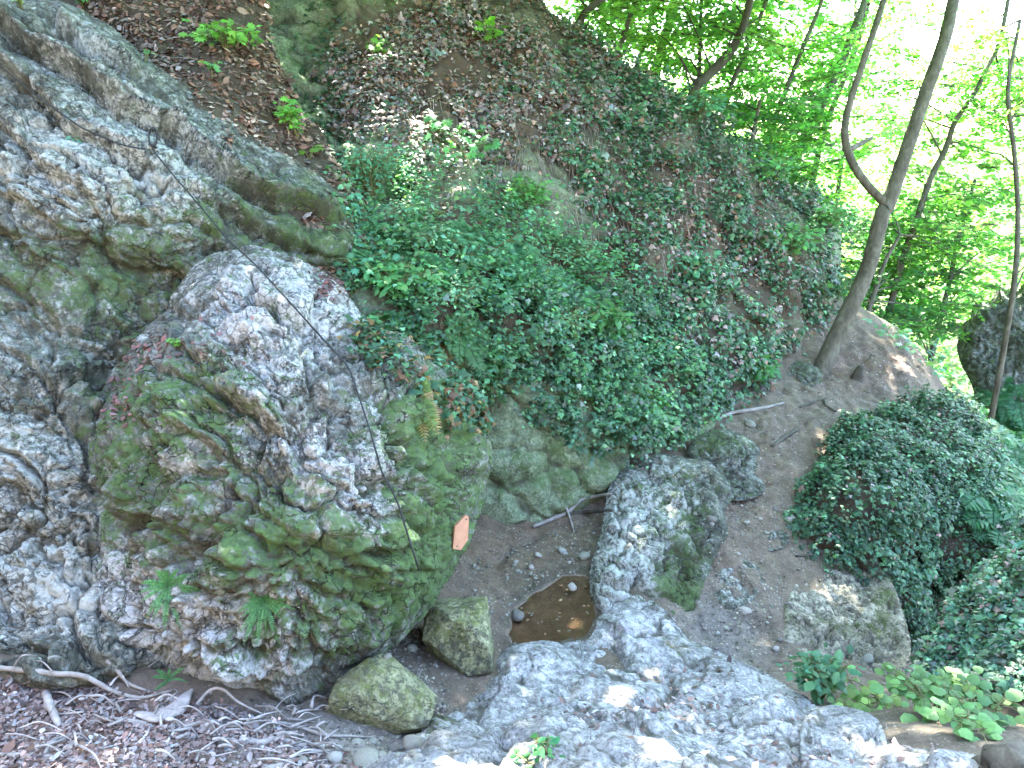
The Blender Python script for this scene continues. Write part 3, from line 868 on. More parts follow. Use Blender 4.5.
# ------------------------------------------------------------------ THINGS: rocks
S_BOULD = relief("boulder",
    [(176, 296), (200, 264), (240, 247), (290, 254), (328, 268), (352, 300), (372, 326), (404, 334), (436, 352), (468, 380), (487, 420), (490, 480), (478, 530), (456, 572), (420, 622), (382, 656), (345, 682), (312, 706), (282, 716), (238, 706), (190, 696), (140, 676), (102, 650), (86, 600), (80, 560), (80, 510), (76, 440), (92, 400), (130, 340)],
    [(240, 262, 4.75), (330, 290, 4.7), (185, 310, 4.65), (90, 450, 4.25), (85, 540, 4.1), (470, 420, 4.85), (482, 490, 4.8), (400, 500, 4.0), (405, 400, 4.3), (370, 340, 4.6), (300, 350, 4.15), (200, 400, 4.0), (290, 450, 3.75), (200, 540, 3.6), (300, 590, 3.55), (400, 600, 4.05), (440, 560, 4.3), (285, 690, 3.75), (150, 620, 3.68), (140, 665, 3.62), (100, 640, 3.72), (230, 660, 3.6), (200, 690, 3.6), (340, 660, 3.8)],
    1.9, M_ROCK,
    lambda P, px, py: rock_disp(P, 7, 0.14, 0.10, 0.055, 0.011, strata=0.03, bs=3.3, pits=0.010, macro=0.15),
    edge=(0.45, 42), thick=1.6,
    moss=[(190, 400, 90, 45, .5), (110, 480, 60, 70, .35), (250, 510, 110, 50, .42), (360, 590, 80, 50, .42), (430, 560, 45, 60, .75), (420, 430, 60, 60, .35), (460, 480, 40, 60, .45), (300, 650, 90, 40, .38), (330, 560, 40, 30, .4), (450, 400, 50, 40, .5), (230, 570, 60, 30, .3), (275, 300, 30, 30, .2)],
    pale=[(260, 290, 80, 50, .8), (330, 310, 40, 40, .6), (270, 400, 60, 40, .45), (350, 480, 60, 50, .65), (180, 640, 120, 40, .8), (340, 540, 70, 50, .4), (130, 590, 50, 50, .6), (280, 620, 70, 40, .7), (230, 680, 70, 25, .8), (110, 600, 40, 60, .5), (250, 350, 50, 40, .5), (200, 470, 40, 20, .4), (400, 470, 40, 40, .5), (310, 440, 40, 30, .5)], moss_up=0.14, paintbase=0.10)
tag(S_BOULD['obj'], "huge bulging limestone boulder with moss patches and a steel cable across it", "boulder")


def rock_thing(name, label, outline, ctrl, step, mat, seed, edge, thick=0.5, amp=1.0, moss=None, pale=None, base=0.0, group=None, up=0.1, cat="rock", bs=5.0, pits=0.0, blk=0.08, macro=0.0):
    s = relief(name, outline, ctrl, step, mat, lambda P, px, py: amp * rock_disp(P, seed, 0.07, blk, 0.035, 0.009, bs=bs, pits=pits, macro=macro), edge=edge, thick=thick, moss=moss, pale=pale, paintbase=base, moss_up=up)
    tag(s['obj'], label, cat, group)
    return s


S_RIB = rock_thing("rock_outcrop", "long grey rock hump between the brown pool and the dirt path",
    [(608, 490), (622, 470), (640, 464), (655, 454), (690, 458), (712, 462), (734, 492), (724, 512), (727, 534), (714, 560), (706, 594), (698, 622), (682, 650), (640, 652), (606, 642), (594, 612), (590, 572), (601, 530)],
    [(650, 465, 6.8), (720, 490, 6.5), (650, 540, 5.95), (610, 560, 5.75), (612, 500, 6.4), (620, 625, 5.25), (680, 560, 5.85), (695, 600, 5.6), (675, 640, 5.3)], 1.8, M_CLIFF, 61, (0.28, 20), 0.9, 1.0,
    moss=[(690, 520, 36, 50, .4), (685, 600, 30, 45, .85), (650, 600, 30, 20, .3), (645, 480, 60, 20, .3), (650, 530, 14, 14, .4)], pale=[(625, 560, 36, 80, 1.0), (665, 500, 50, 40, .8), (640, 620, 40, 30, .9)], cat="rock", bs=4.5, pits=0.010, macro=0.05)
S_PALE = rock_thing("rock_outcrop", "pale weathered rock mound at the foot of the ivy bank beside the path",
    [(783, 650), (786, 605), (800, 576), (830, 556), (866, 555), (888, 576), (903, 612), (912, 650), (896, 676), (840, 688), (800, 676)],
    [(845, 562, 6.5), (845, 620, 5.72), (792, 650, 5.32), (790, 600, 5.85), (898, 640, 5.6), (840, 674, 5.1)], 1.8, M_BUFF, 63, (0.045, 10), 0.7, 1.8, moss=[(885, 590, 16, 40, .4), (850, 625, 60, 14, .35)], pale=[(825, 590, 50, 40, .5)])
def facet_rock(name, label, px, py, d, ext, rot, seed, mat, moss=0.2, sharp=9):
    """a broken block: a ball cut down by random planes, then roughened"""
    import bmesh
    r_ = np.random.default_rng(seed)
    bm = bmesh.new(); bmesh.ops.create_icosphere(bm, subdivisions=6, radius=1.0)
    D = nrm(np.array([v.co[:] for v in bm.verts])); F = np.array([[v.index for v in f.verts] for f in bm.faces]); bm.free()
    Nn = nrm(r_.normal(0, 1, (sharp, 3))); Nn = np.vstack([Nn, np.eye(3), -np.eye(3)])
    hh = r_.uniform(.62, .92, len(Nn))
    dots = np.maximum(D @ Nn.T, 1e-3)
    rr = np.clip((hh / dots), 0, 1.6)
    k = 70.0
    R_ = -np.log(np.exp(-k * np.clip(rr, 0, 1.4)).sum(1)) / k
    R_ = np.minimum(R_, 1.15)
    V = D * R_[:, None]
    V = V * (1 + 0.05 * fbm(V * 2.3 + seed, 4, seed) + 0.022 * fbm(V * 8 + seed, 3, seed + 4) + 0.02 * ridged(V * 5, 3, seed + 8))[:, None]
    V = V * np.array(ext)
    c, s_ = math.cos(rot), math.sin(rot)
    X = V[:, 0] * c - V[:, 1] * s_; Y = V[:, 0] * s_ + V[:, 1] * c
    W_ = at(px, py, d) + X[:, None] * RGT + Y[:, None] * UPV - V[:, 2][:, None] * FWD
    z = np.zeros(len(V))
    n_ = nrm(W_ - W_.mean(0))
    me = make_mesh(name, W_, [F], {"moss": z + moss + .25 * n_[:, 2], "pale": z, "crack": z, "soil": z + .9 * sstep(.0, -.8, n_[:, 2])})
    return tag(link(name, me, mat), label, "rock")


facet_rock("mossy_rock", "green algae covered rock block standing in the gully against the huge boulder", 459, 635, 4.72, (.31, .315, .29), .12, 21, M_GREENROCK)
facet_rock("mossy_rock", "smaller tilted green rock wedged under the huge boulder above the dry roots", 384, 701, 4.0, (.36, .205, .24), -.32, 34, M_GREENROCK)
rock_thing("mossy_rock", "flat topped grey green rock beside the path above the long rock hump",
    [(688, 448), (700, 434), (722, 428), (746, 436), (760, 450), (754, 474), (738, 482), (708, 472), (692, 462)],
    [(720, 438, 7.4), (700, 455, 7.2), (740, 465, 7.1), (750, 450, 7.3)], 1.6, M_CLIFF, 75, (0.2, 16), 0.5, 0.6, moss=[(720, 440, 40, 15, .5)], base=0.1)
rock_thing("mossy_rock", "rounded bright green rock at the foot of the ivy curtain",
    [(648, 452), (656, 425), (680, 410), (706, 405), (720, 416), (712, 436), (694, 452), (668, 462)],
    [(680, 425, 7.6), (665, 450, 7.4), (705, 420, 7.7)], 1.6, M_WALL, 77, (0.2, 16), 0.5, 0.6, base=0.35)
rock_thing("mossy_rock", "dark undercut rock at the base of the cliff left of the forked tree",
    [(765, 392), (768, 372), (785, 362), (805, 362), (822, 372), (818, 388), (800, 400), (780, 402)],
    [(790, 375, 8.8), (800, 390, 8.6)], 1.6, M_CLIFF, 79, (0.2, 16), 0.5, 0.6, base=0.25)
rock_thing("path_rock", "worn grey rock half buried in the path beside the mossy rock flank",
    [(712, 600), (718, 572), (735, 558), (756, 566), (764, 585), (752, 603), (732, 612)],
    [(735, 572, 5.98), (735, 600, 5.74)], 1.5, M_CLIFF, 81, (0.06, 10), 0.4, 0.9, pale=[(735, 580, 30, 30, .7)])
for lb, ol, dd_, sd_ in (('low flat rock step across the path above the worn grey rock', [(726, 540), (745, 528), (772, 526), (790, 536), (782, 548), (752, 552), (732, 552)], [(740, 535, 6.5), (780, 535, 6.45), (755, 550, 6.28)], 82),
                         ('long thin rock step half buried on the left of the path', [(718, 524), (728, 506), (746, 508), (752, 520), (738, 532)], [(735, 510, 6.8), (735, 528, 6.55)], 84),
                         ('grey rock step sticking out of the path near the ivy bank', [(752, 470), (768, 462), (794, 466), (798, 478), (776, 486), (758, 482)], [(775, 465, 7.3), (775, 482, 7.1)], 86)):
    rock_thing('path_rock', lb, ol, dd_, 1.5, M_CLIFF, sd_, (0.06, 9), 0.4, 0.9, base=0.05)
rock_thing("dark_rock", "dark wet rock below the flat topped rock at the path edge",
    [(716, 492), (722, 480), (742, 474), (760, 478), (764, 492), (748, 500), (728, 500)], [(740, 484, 6.95), (740, 496, 6.8)], 1.5, M_CLIFF, 83, (0.12, 12), 0.3, 0.6, base=0.2)
rock_thing("slab_rock", "grey angular rock at the front edge of the bedrock near the leafy plants",
    [(800, 742), (806, 718), (832, 706), (872, 716), (886, 738), (882, 770), (840, 786), (806, 770)],
    [(830, 716, 3.72), (840, 760, 3.13), (880, 742, 3.34)], 1.5, M_SLAB, 85, (0.03, 10), 0.4, 1.5, pale=[(850, 750, 40, 30, .5)])
S_FAR = rock_thing("rock_wall", "dark broken rock wall in dappled sun across the valley at the right edge",
    [(957, 352), (962, 326), (970, 318), (974, 302), (990, 300), (998, 286), (1016, 292), (1030, 276), (1060, 282), (1150, 262), (1160, 420), (1060, 430), (985, 408), (972, 384)],
    [(970, 330, 13.2), (1020, 320, 12.8), (1100, 320, 12), (1020, 390, 12.2)], 2.0, M_CLIFF, 87, (0.5, 20), 1.6, 2.2, moss=[(1000, 340, 60, 60, .2)])

bpy.context.view_layer.update()
DG = bpy.context.evaluated_depsgraph_get()


def hit(px, py, off=0.0):
    """where the view through this photo pixel meets the rock or ground built so far"""
    d = nrm(at(px, py, 1.0) - CAM)
    ok, loc, nor, *_ = scene.ray_cast(DG, Vector(CAM), Vector(d))
    if not ok:
        return at(px, py, 9.0), np.array([0, 0, 1.0])
    nor = np.array(nor)
    if nor @ d > 0: nor = -nor
    return np.array(loc) - d * off, nor


# ------------------------------------------------------------------ steel cable, anchor, plate
M_STEEL = simple_noise_mat("steel_cable", [(0.3, (0.012, 0.013, 0.014)), (0.7, (0.045, 0.048, 0.05))], 60, 0.7, 0.3, 0.002, 0.2)
M_STEEL.node_tree.nodes["Principled BSDF"].inputs['Metallic'].default_value = 0.2
cable_px = [(-60, 25), (-20, 52), (0, 66), (36, 96), (82, 128), (124, 146), (152, 150)], [(153, 150), (169, 170), (199, 205), (228, 240), (254, 263), (286, 298), (324, 340), (349, 367), (369, 427), (382, 472), (397, 500), (412, 548), (419, 570)]


def lay(pxs, clear):
    pts = []
    for (a, b), (c, d) in zip(pxs[:-1], pxs[1:]):
        n = max(2, int(math.hypot(c - a, d - b) / 6))
        for k in range(n):
            pts.append((a + (c - a) * k / n, b + (d - b) * k / n))
    pts.append(pxs[-1])
    deps = np.array([(hit(x, y)[0] - CAM) @ FWD for x, y in pts])
    w = 3
    mn = np.array([deps[max(0, i - w):i + w + 1].min() for i in range(len(deps))])
    ker = np.ones(9) / 9
    mp = np.pad(mn, 4, mode='edge')
    sm_ = np.convolve(mp, ker, 'valid')
    sm_ = np.minimum(sm_, mn + 0.01)
    return at(np.array([p[0] for p in pts]), np.array([p[1] for p in pts]), sm_ - clear)


c0 = empty("steel_cable", hit(153, 140)[0], "taut dark steel safety cable bolted across the cliff and the huge boulder", "cable")
for k, pc in enumerate(cable_px):
    P = lay(pc, 0.014)
    V, t, q = tube(P[::2], 0.0058, 6, smooth=2)
    mb = MB(); mb.add(V, t, q); mb.build("cable_run", M_STEEL, c0)
# the anchor eye with its loop
pa, na = hit(153, 146)
an = pa - nrm(pa - CAM) * 0.03
mb = MB()
th = np.linspace(0.15, 2 * np.pi - 0.15, 20)
ring = an + np.stack([0.030 * np.sin(th)], 1) * RGT + (0.065 - 0.068 * np.cos(th))[:, None] * UPV
V, t, q = tube(ring, 0.007, 6, smooth=2); mb.add(V, t, q)
mb.build("anchor_loop", M_STEEL, c0)
mb = MB()
V, t, q = tube(np.array([an + UPV * 0.12 + nrm(an - CAM) * 0.10, an + UPV * 0.125 + nrm(an - CAM) * 0.0, an + UPV * 0.125 - nrm(an - CAM) * 0.03]), 0.014, 8, smooth=2); mb.add(V, t, q)
mb.build("anchor_bolt", M_STEEL, c0)
mb = MB()
for dx in (-0.012, 0.0, 0.012):
    V, t, q = tube(np.array([an + RGT * (dx - .02) + UPV * 0.015, an + RGT * dx + UPV * 0.0 - FWD * 0.012, an + RGT * (dx + .02) - UPV * 0.015]), 0.006, 6, smooth=3); mb.add(V, t, q)
mb.build("cable_clamp", M_STEEL, c0)

# orange plate on the boulder
M_PLATE = simple_noise_mat("orange_plate", [(0.3, (0.36, 0.18, 0.105)), (0.7, (0.48, 0.26, 0.16))], 22, 0.55, 0.05, 0.001)
pp, pn = hit(460, 533)
corners = [(455, 527), (466, 515), (469, 517), (468, 540), (461, 550), (453, 549)]
dpl = min((hit(x, y)[0] - CAM) @ FWD for x, y in corners + [(460, 533)])
Pc = at(np.array([c[0] for c in corners], float), np.array([c[1] for c in corners], float), dpl - 0.012 + np.array([-.02, .015, .02, .02, .0, -.02]))
nn = nrm(np.cross(Pc[2] - Pc[0], Pc[4] - Pc[0])); nn = nn if nn @ (CAM - pp) > 0 else -nn
V = np.vstack([Pc, Pc - nn * 0.03]); n = 6
tr = [(0, k, k + 1) for k in range(1, 5)] + [(6, 6 + k + 1, 6 + k) for k in range(1, 5)]
qd = [(k, (k + 1) % 6, 6 + (k + 1) % 6, 6 + k) for k in range(6)]
mb = MB(); mb.add(V, tr, qd)
pl = mb.build("trail_marker_plate", M_PLATE, None, smooth=False)
tag(pl, "small blank orange plate fixed to the mossy right flank of the huge boulder", "plate")
M_BOLT = M_STEEL
for (x, y) in ((466, 519), (457, 546)):
    i = nrm(at(x, y, 1.0) - CAM)
    c = CAM + i * (((Pc.mean(0) - CAM) @ nn) / (i @ nn)) + nn * 0.003
    V, t, q = tube(np.array([c - nn * 0.004, c + nn * 0.004]), 0.004, 8, smooth=1)
    mb = MB(); mb.add(V, t, q); mb.build("screw", M_BOLT, pl)

# ------------------------------------------------------------------ sticks, roots, logs
def stick(name, label, pts, rad, cat="branch", group=None, mat=None, lift=0.3, rough=0.45, col=(1, 1, 1), flat=1.0, seed=0, raw=None):
    P = []
    for p in pts:
        l_, n_ = hit(p[0], p[1])
        P.append(l_ + np.array([0, 0, 1]) * (np.mean(rad) * lift + (p[2] if len(p) > 2 else 0)))
    P = np.array(P)
    V, t, q = tube(P, rad, 8, rough, seed, 5, flat=flat)
    mb = MB(); mb.add(V, t, q, col=col)
    o = mb.build(name, mat or M_WOOD)
    return tag(o, label, cat, group)


stick("driftwood", "grey driftwood branch bent across the sand below the green wall", [(533, 529), (552, 521), (568, 514), (580, 502), (592, 499), (611, 496)], [0.0165, 0.021, 0.0225, 0.0195, 0.012], lift=1.2, col=(.8, .8, .78), seed=1)
stick("branch", "dark rotten branch lying behind the bent driftwood", [(566, 516), (585, 514), (612, 512)], [0.022, 0.02, 0.012], mat=M_DARKBARK, lift=1.0, seed=2)
stick("branch", "short forked twig leaning off the bent driftwood onto the sand", [(566, 512, .05), (571, 524, .02), (574, 533)], [0.012, 0.01, 0.006], lift=1.0, seed=3)
stick("root", "curved pale root crossing the top of the path near the forked tree", [(716, 421), (732, 414), (752, 411), (768, 408), (784, 404)], [0.0165, 0.0225, 0.021, 0.0135], cat="root", lift=0.8, col=(.8, .8, .78), seed=4)
stick("root", "dark root step lying diagonally over the upper path", [(772, 447), (782, 440), (796, 431)], [0.02, 0.03, 0.02], cat="root", mat=M_BARK, lift=0.5, seed=5)
stick("root", "thin root running down the path from the forked tree", [(836, 412), (826, 406), (822, 400), (800, 408)], [0.014, 0.02, 0.014], cat="root", mat=M_BARK, lift=0.6, seed=6)
stick("branch", "short dark stick lying on the path above the pale rock mound", [(796, 557), (808, 556), (820, 555)], [0.01, 0.014, 0.01], mat=M_DARKBARK, lift=0.8, seed=7)
stick("root", "long grey root running along the foot of the left cliff", [(-10, 669), (20, 671), (52, 675), (85, 678), (112, 692), (140, 699), (172, 692)], [0.0126, 0.0144, 0.0151, 0.0126, 0.0093, 0.0059], cat="root", lift=0.8, col=(.8, .8, .78), seed=8)
stick("root", "thick pale root snaking down from the cliff foot into the leaf litter", [(107, 662), (118, 672), (128, 684), (150, 693)], [0.0093, 0.0101, 0.0084, 0.0067], cat="root", lift=0.8, col=(.8, .8, .78), seed=9)
stick("driftwood", "flat split bark slab lying on the litter below the ferns", [(136, 716), (158, 720), (176, 712), (186, 700), (193, 692)], [0.018, 0.05, 0.055, 0.035, 0.01], flat=0.35, lift=0.6, seed=10)
stick("driftwood", "short blunt piece of pale wood lying in the litter left of the bark slab", [(105, 721), (122, 722), (147, 725)], [0.0126, 0.0151, 0.0126], lift=0.6, col=(.8, .8, .78), seed=11)
stick("driftwood", "bleached log end at the lower left corner of the litter", [(-10, 757), (20, 757), (50, 759), (88, 764)], [0.0126, 0.0135, 0.0126, 0.0084], lift=0.7, col=(.9, .9, .9), seed=12)
stick("branch", "crooked branch dividing in the litter below the bark slab", [(160, 768), (166, 748), (176, 732), (200, 724), (222, 722)], [0.0065, 0.0086, 0.0108, 0.0119, 0.0065], lift=0.8, col=(.8, .8, .78), seed=13)
stick("driftwood", "knobbly bleached root wood lying in front of the small tilted green rock", [(240, 741), (262, 744), (280, 740), (300, 747), (326, 746)], [0.0162, 0.0184, 0.013, 0.0152, 0.0065], lift=0.6, col=(.9, .9, .9), seed=14)
stick("root", "slender pale root lying across the gravel toward the small tilted green rock", [(276, 722), (300, 728), (325, 736), (350, 737), (374, 738)], [0.0054, 0.0086, 0.0097, 0.0076, 0.0043], cat="root", lift=0.8, col=(.8, .8, .78), seed=15)
stick("driftwood", "thick twisted wood lying at the lower edge right of the crooked branch", [(262, 772), (285, 765), (302, 754), (330, 752)], [0.0152, 0.0162, 0.014, 0.0076], lift=0.6, col=(.8, .8, .78), seed=16)
stick("branch", "long bare twig arching up out of the tangle below the boulder", [(196, 706), (212, 700, .06), (226, 704, .09), (240, 712, .06), (262, 716, .01)], [0.008, 0.008, 0.007, 0.004], lift=1, seed=17)
stick("branch", "thin straight pale stick lying on the brown litter", [(80, 729), (94, 735), (107, 740)], [0.007, 0.007, 0.005], lift=1, col=(1.3, 1.3, 1.2), seed=18)
stick("branch", "upright split stake leaning in the brown litter", [(48, 700, .03), (52, 712, .02), (60, 728)], [0.018, 0.022, 0.012], lift=1, seed=19)
# many small twigs in the tangle
for k in range(120):
    if k < 84:
        x, y = rng.uniform(150, 330), rng.uniform(708, 766)
        if y < 700 + 0.04 * (x - 150): y += 20
    else:
        x, y = rng.uniform(0, 150), rng.uniform(668, 760)
    a = rng.normal(0.45, 0.7); L = rng.uniform(14, 46)
    b = a + rng.normal(0, 0.5)
    h0 = rng.uniform(0, 0.05)
    pts = [(x, y, h0), (x + L * .5 * math.cos(a), y - L * .5 * math.sin(a) * .6, h0 * 1.2), (x + L * .5 * (math.cos(a) + math.cos(b)), y - L * .5 * .6 * (math.sin(a) + math.sin(b)), 0.0)]
    r = rng.uniform(0.003, 0.009)
    stick("twig", "thin grey dry twig in the tangle of roots and litter below the huge boulder", pts, [r, r * .8, r * .4], cat="twig", group="dry twigs below the boulder", lift=1.0, col=tuple(np.ones(3) * rng.uniform(.6, 1.3)), seed=k)

# old stump by the tree and wood at the lower right corner
def stump(name, label, px, py, r, h, mat, lean=(0, 0)):
    p, n_ = hit(px, py)
    pts = [p - np.array([0, 0, .08]), p + np.array([lean[0] * .3, lean[1] * .3, h * .4]), p + np.array([lean[0], lean[1], h])]
    V, t, q = tube(np.array(pts), [r * 1.6, r, r * .6], 11, 0.5, 3, 5)
    root = MB(); root.add(V, t, q)
    o = root.build(name, mat); tag(o, label, "stump")
    return o


stump("stump", "small dark broken stump on the path beside the forked tree", 857, 378, 0.06, 0.16, M_DARKBARK, (0.03, 0))
UP = np.array([0, 0, 1.0])
pst, _ = hit(1006, 775)
V, t, q = tube(np.array([pst - UP * .06, pst + UP * .03, pst + np.array([-.01, .01, .075]), pst + np.array([-.015, .015, .10])]), [.13, .10, .088, .08], 30, .22, 5, 6)
rad_ = V - (pst + np.array([-.01, .01, 0])); ang_ = np.arctan2(rad_[:, 1], rad_[:, 0])
gro = 1 + .10 * np.sin(ang_ * 7 + 2 * np.sin(ang_ * 2)) + .06 * np.sin(ang_ * 15 + 1)
V[:, :2] = (pst + np.array([-.01, .01, 0]))[:2] + rad_[:, :2] * gro[:, None]
V[:, 2] += np.where(V[:, 2] > pst[2] + .07, .035 * perlin(V * 21.0, 3) + .02 * np.sin(ang_ * 3), 0)
mb = MB(); mb.add(V, t, q)
tag(mb.build("stump", M_BARK), "weathered brown stump at the lower right corner below the leafy plants", "stump")

# ------------------------------------------------------------------ stones
def stone_mesh(seed):
    import bmesh
    bm = bmesh.new(); bmesh.ops.create_icosphere(bm, subdivisions=3, radius=1.0)
    V = np.array([v.co[:] for v in bm.verts])
    f1, f2, r = voronoi(V * 1.1 + seed * 3.1, seed)
    V = V * (1 + 0.25 * fbm(V * 0.9 + seed, 3, seed) + 0.22 * (r - 0.5))[:, None]
    V = V * np.array([1.0, rng.uniform(.65, 1.0), rng.uniform(.45, .8)])
    for v, c in zip(bm.verts, V): v.co = Vector(c)
    me = bpy.data.meshes.new("stone"); bm.to_mesh(me); bm.free()
    for p in me.polygons: p.use_smooth = rng.random() < 2
    a = me.attributes.new("col", 'FLOAT_COLOR', 'POINT')
    c = rng.uniform(.7, 1.5); cc = np.tile([c * rng.uniform(.92, 1.08), c, c * rng.uniform(.85, 1.02), 1], (len(me.vertices), 1)).astype(np.float32)
    a.data.foreach_set("color", cc.ravel()); me.materials.append(M_STONE)
    return me


stones = [stone_mesh(s) for s in range(6)]


def stone(px, py, r, label, group, cat="stone", name="stone"):
    p, n_ = hit(px, py)
    o = bpy.data.objects.new(name, stones[int(rng.integers(6))]); COL.objects.link(o)
    o.location = Vector(p + np.array([0, 0, r * .2])); o.scale = (r, r, r)
    o.rotation_euler = (rng.uniform(-.3, .3), rng.uniform(-.3, .3), rng.uniform(0, 6.28))
    return tag(o, label, cat, group)


SAND = [(455, 575), (480, 545), (530, 535), (590, 520), (606, 500), (612, 530), (596, 560), (575, 572), (540, 585), (515, 600), (505, 625), (470, 600)]
k = 0
while k < 46:
    x, y = rng.uniform(452, 612), rng.uniform(505, 630)
    if inpoly(SAND, np.array([x]), np.array([y]))[0] < 2: continue
    stone(x, y, rng.uniform(0.010, 0.026), "small pale stone lying on the brown sand around the pool", "stones on the sand by the pool"); k += 1
for (x, y, r, lb) in [(538, 556, .035, "round grey stone half way up the sand above the pool"), (531, 568, .03, "tan stone on the sand just above the pool"), (572, 588, .04, "brown stone poking out of the far end of the pool"), (517, 617, .06, "flat tan stone at the near left shore of the pool"),
                     (562, 552, .045, "pale flat stone at the top right of the sand near the driftwood"), (584, 557, .06, "broad pale stone at the far shore of the pool beside the rock hump"),
                     (413, 745, .055, "white stone at the gravel edge in front of the small tilted green rock"), (366, 762, .075, "bright white rock chip at the lower edge of the gravel"), (395, 750, .04, "grey cube like stone on the gravel beside the white chip"), (335, 760, .045, "flat grey stone at the lower edge among the dry roots"),
                     (745, 612, .05, "small grey stone at the edge of the smooth path hollow"), (790, 520, .05, "grey stone on the path beside the ivy bank"), (712, 520, .05, "loose stone on the path against the rock hump"), (750, 425, .07, "mossy stone on the upper path below the pale root"),
                     (868, 660, .05, "reddish stone on the soil below the pale rock mound")]:
    stone(x, y, r, lb, None)
for k in range(18):
    x, y = rng.uniform(375, 430), rng.uniform(625, 690)
    p_, n_ = hit(x, y)
    if n_[2] < .75 or p_[2] > .75: continue
    if ((x - 384) / 60) ** 2 + ((y - 701) / 42) ** 2 < 1 or ((x - 459) / 46) ** 2 + ((y - 635) / 48) ** 2 < 1: continue
    stone(x, y, rng.uniform(0.015, 0.045), "dark stone in the gully under the huge boulder", "stones in the gully under the boulder")
for k in range(20):
    x, y = rng.uniform(300, 420), rng.uniform(738, 766)
    stone(x, y, rng.uniform(0.008, 0.03), "small grey stone on the gravel in front of the small tilted green rock", "gravel stones in front of the tilted rock")
for k in range(34):
    x, y = rng.uniform(690, 800), rng.uniform(500, 660)
    stone(x, y, rng.uniform(0.008, 0.028), "small grey stone lying loose on the dirt path", "loose stones on the path")

# leaves afloat on the pool
mb = MB()
fp_ = at(rng.uniform(515, 592, 60), rng.uniform(585, 636, 60), 1.0); dd_ = fp_ - CAM
fp_ = CAM + dd_ * ((0.004 - CAM[2]) / dd_[:, 2])[:, None]
fx, fy, _d = project(fp_); ok = poly_sd(np.array(POOL, float), np.stack([fx, fy], 1))[0] > 3
fp_ = fp_[ok][:26]; n = len(fp_)
leaves(mb, 'oval', fp_, rng.normal(0, 1, (n, 3)) * np.array([1, 1, 0]), np.array([0, 0, 1.0]) + rng.normal(0, .06, (n, 3)), rng.uniform(.02, .045, n), vary((.20, .13, .08), n))
tag(mb.build("floating_leaves", M_DEAD), kind="stuff")

# ------------------------------------------------------------------ gravel
def grit(name, n, mask, r0, r1):
    P, Nn, px, py = sample(S_GROUND, n, lambda px, py, c, nn: np.clip(mask(px, py), 0, 1.5) * np.clip(0.5 + 1.5 * fbm(c * 2.3, 3, 7), .05, 2))
    mb = MB(); O = np.array([[1, 0, 0], [-.9, .2, 0], [.1, 1, 0], [0, -1, .1], [.1, 0, .7], [0, 0, -.6], [.6, .6, .4], [-.5, -.6, .35]])
    F = np.array([[6, 2, 4], [6, 4, 0], [6, 0, 2], [4, 2, 1], [7, 1, 3], [7, 4, 1], [7, 3, 4], [4, 3, 0], [0, 5, 2], [2, 5, 1], [1, 5, 3], [3, 5, 0]])
    n = len(P); r = np.exp(rng.uniform(math.log(r0), math.log(r1), n))
    a = rng.uniform(0, 6.28, n); sx = rng.uniform(.6, 1.3, n); sz = rng.uniform(.5, 1, n)
    X = O[None, :, 0] * sx[:, None]; Y = O[None, :, 1]
    V = np.stack([np.cos(a)[:, None] * X - np.sin(a)[:, None] * Y, np.sin(a)[:, None] * X + np.cos(a)[:, None] * Y, O[None, :, 2] * sz[:, None]], -1) * r[:, None, None] + P[:, None, :]
    V = V + rng.normal(0, .12, V.shape) * r[:, None, None]
    tone = np.exp(rng.normal(-.25, .4, n)); C = np.repeat(np.stack([tone * rng.uniform(.95, 1.1, n), tone, tone * rng.uniform(.8, 1, n)], 1), 8, 0)
    mb.add(V.reshape(-1, 3), tris=(F[None] + (np.arange(n) * 8)[:, None, None]).reshape(-1, 3), col=C)
    tag(mb.build(name, M_STONE, smooth=False), kind="stuff")


grit("path_gravel", 8000, lambda px, py: blobs(px, py, [(725, 580, 60, 90, 1), (740, 640, 50, 30, .8), (770, 470, 60, 60, .8), (850, 380, 70, 30, .5)]), .004, .017)
grit("sand_gravel", 2600, lambda px, py: blobs(px, py, [(500, 570, 60, 40, 1), (570, 545, 50, 40, 1), (480, 610, 30, 30, .7), (600, 520, 20, 20, .8)]) * (poly_sd(np.array(POOL), np.stack([px, py], 1))[0] < -2), .003, .013)
grit("gully_gravel", 2600, lambda px, py: blobs(px, py, [(400, 650, 30, 40, 1), (350, 745, 60, 25, 1.2), (430, 700, 20, 20, .5), (250, 730, 60, 20, .5)]), .004, .018)

# ------------------------------------------------------------------ IVY AND GROUND COVER
UP = np.array([0, 0, 1.0])


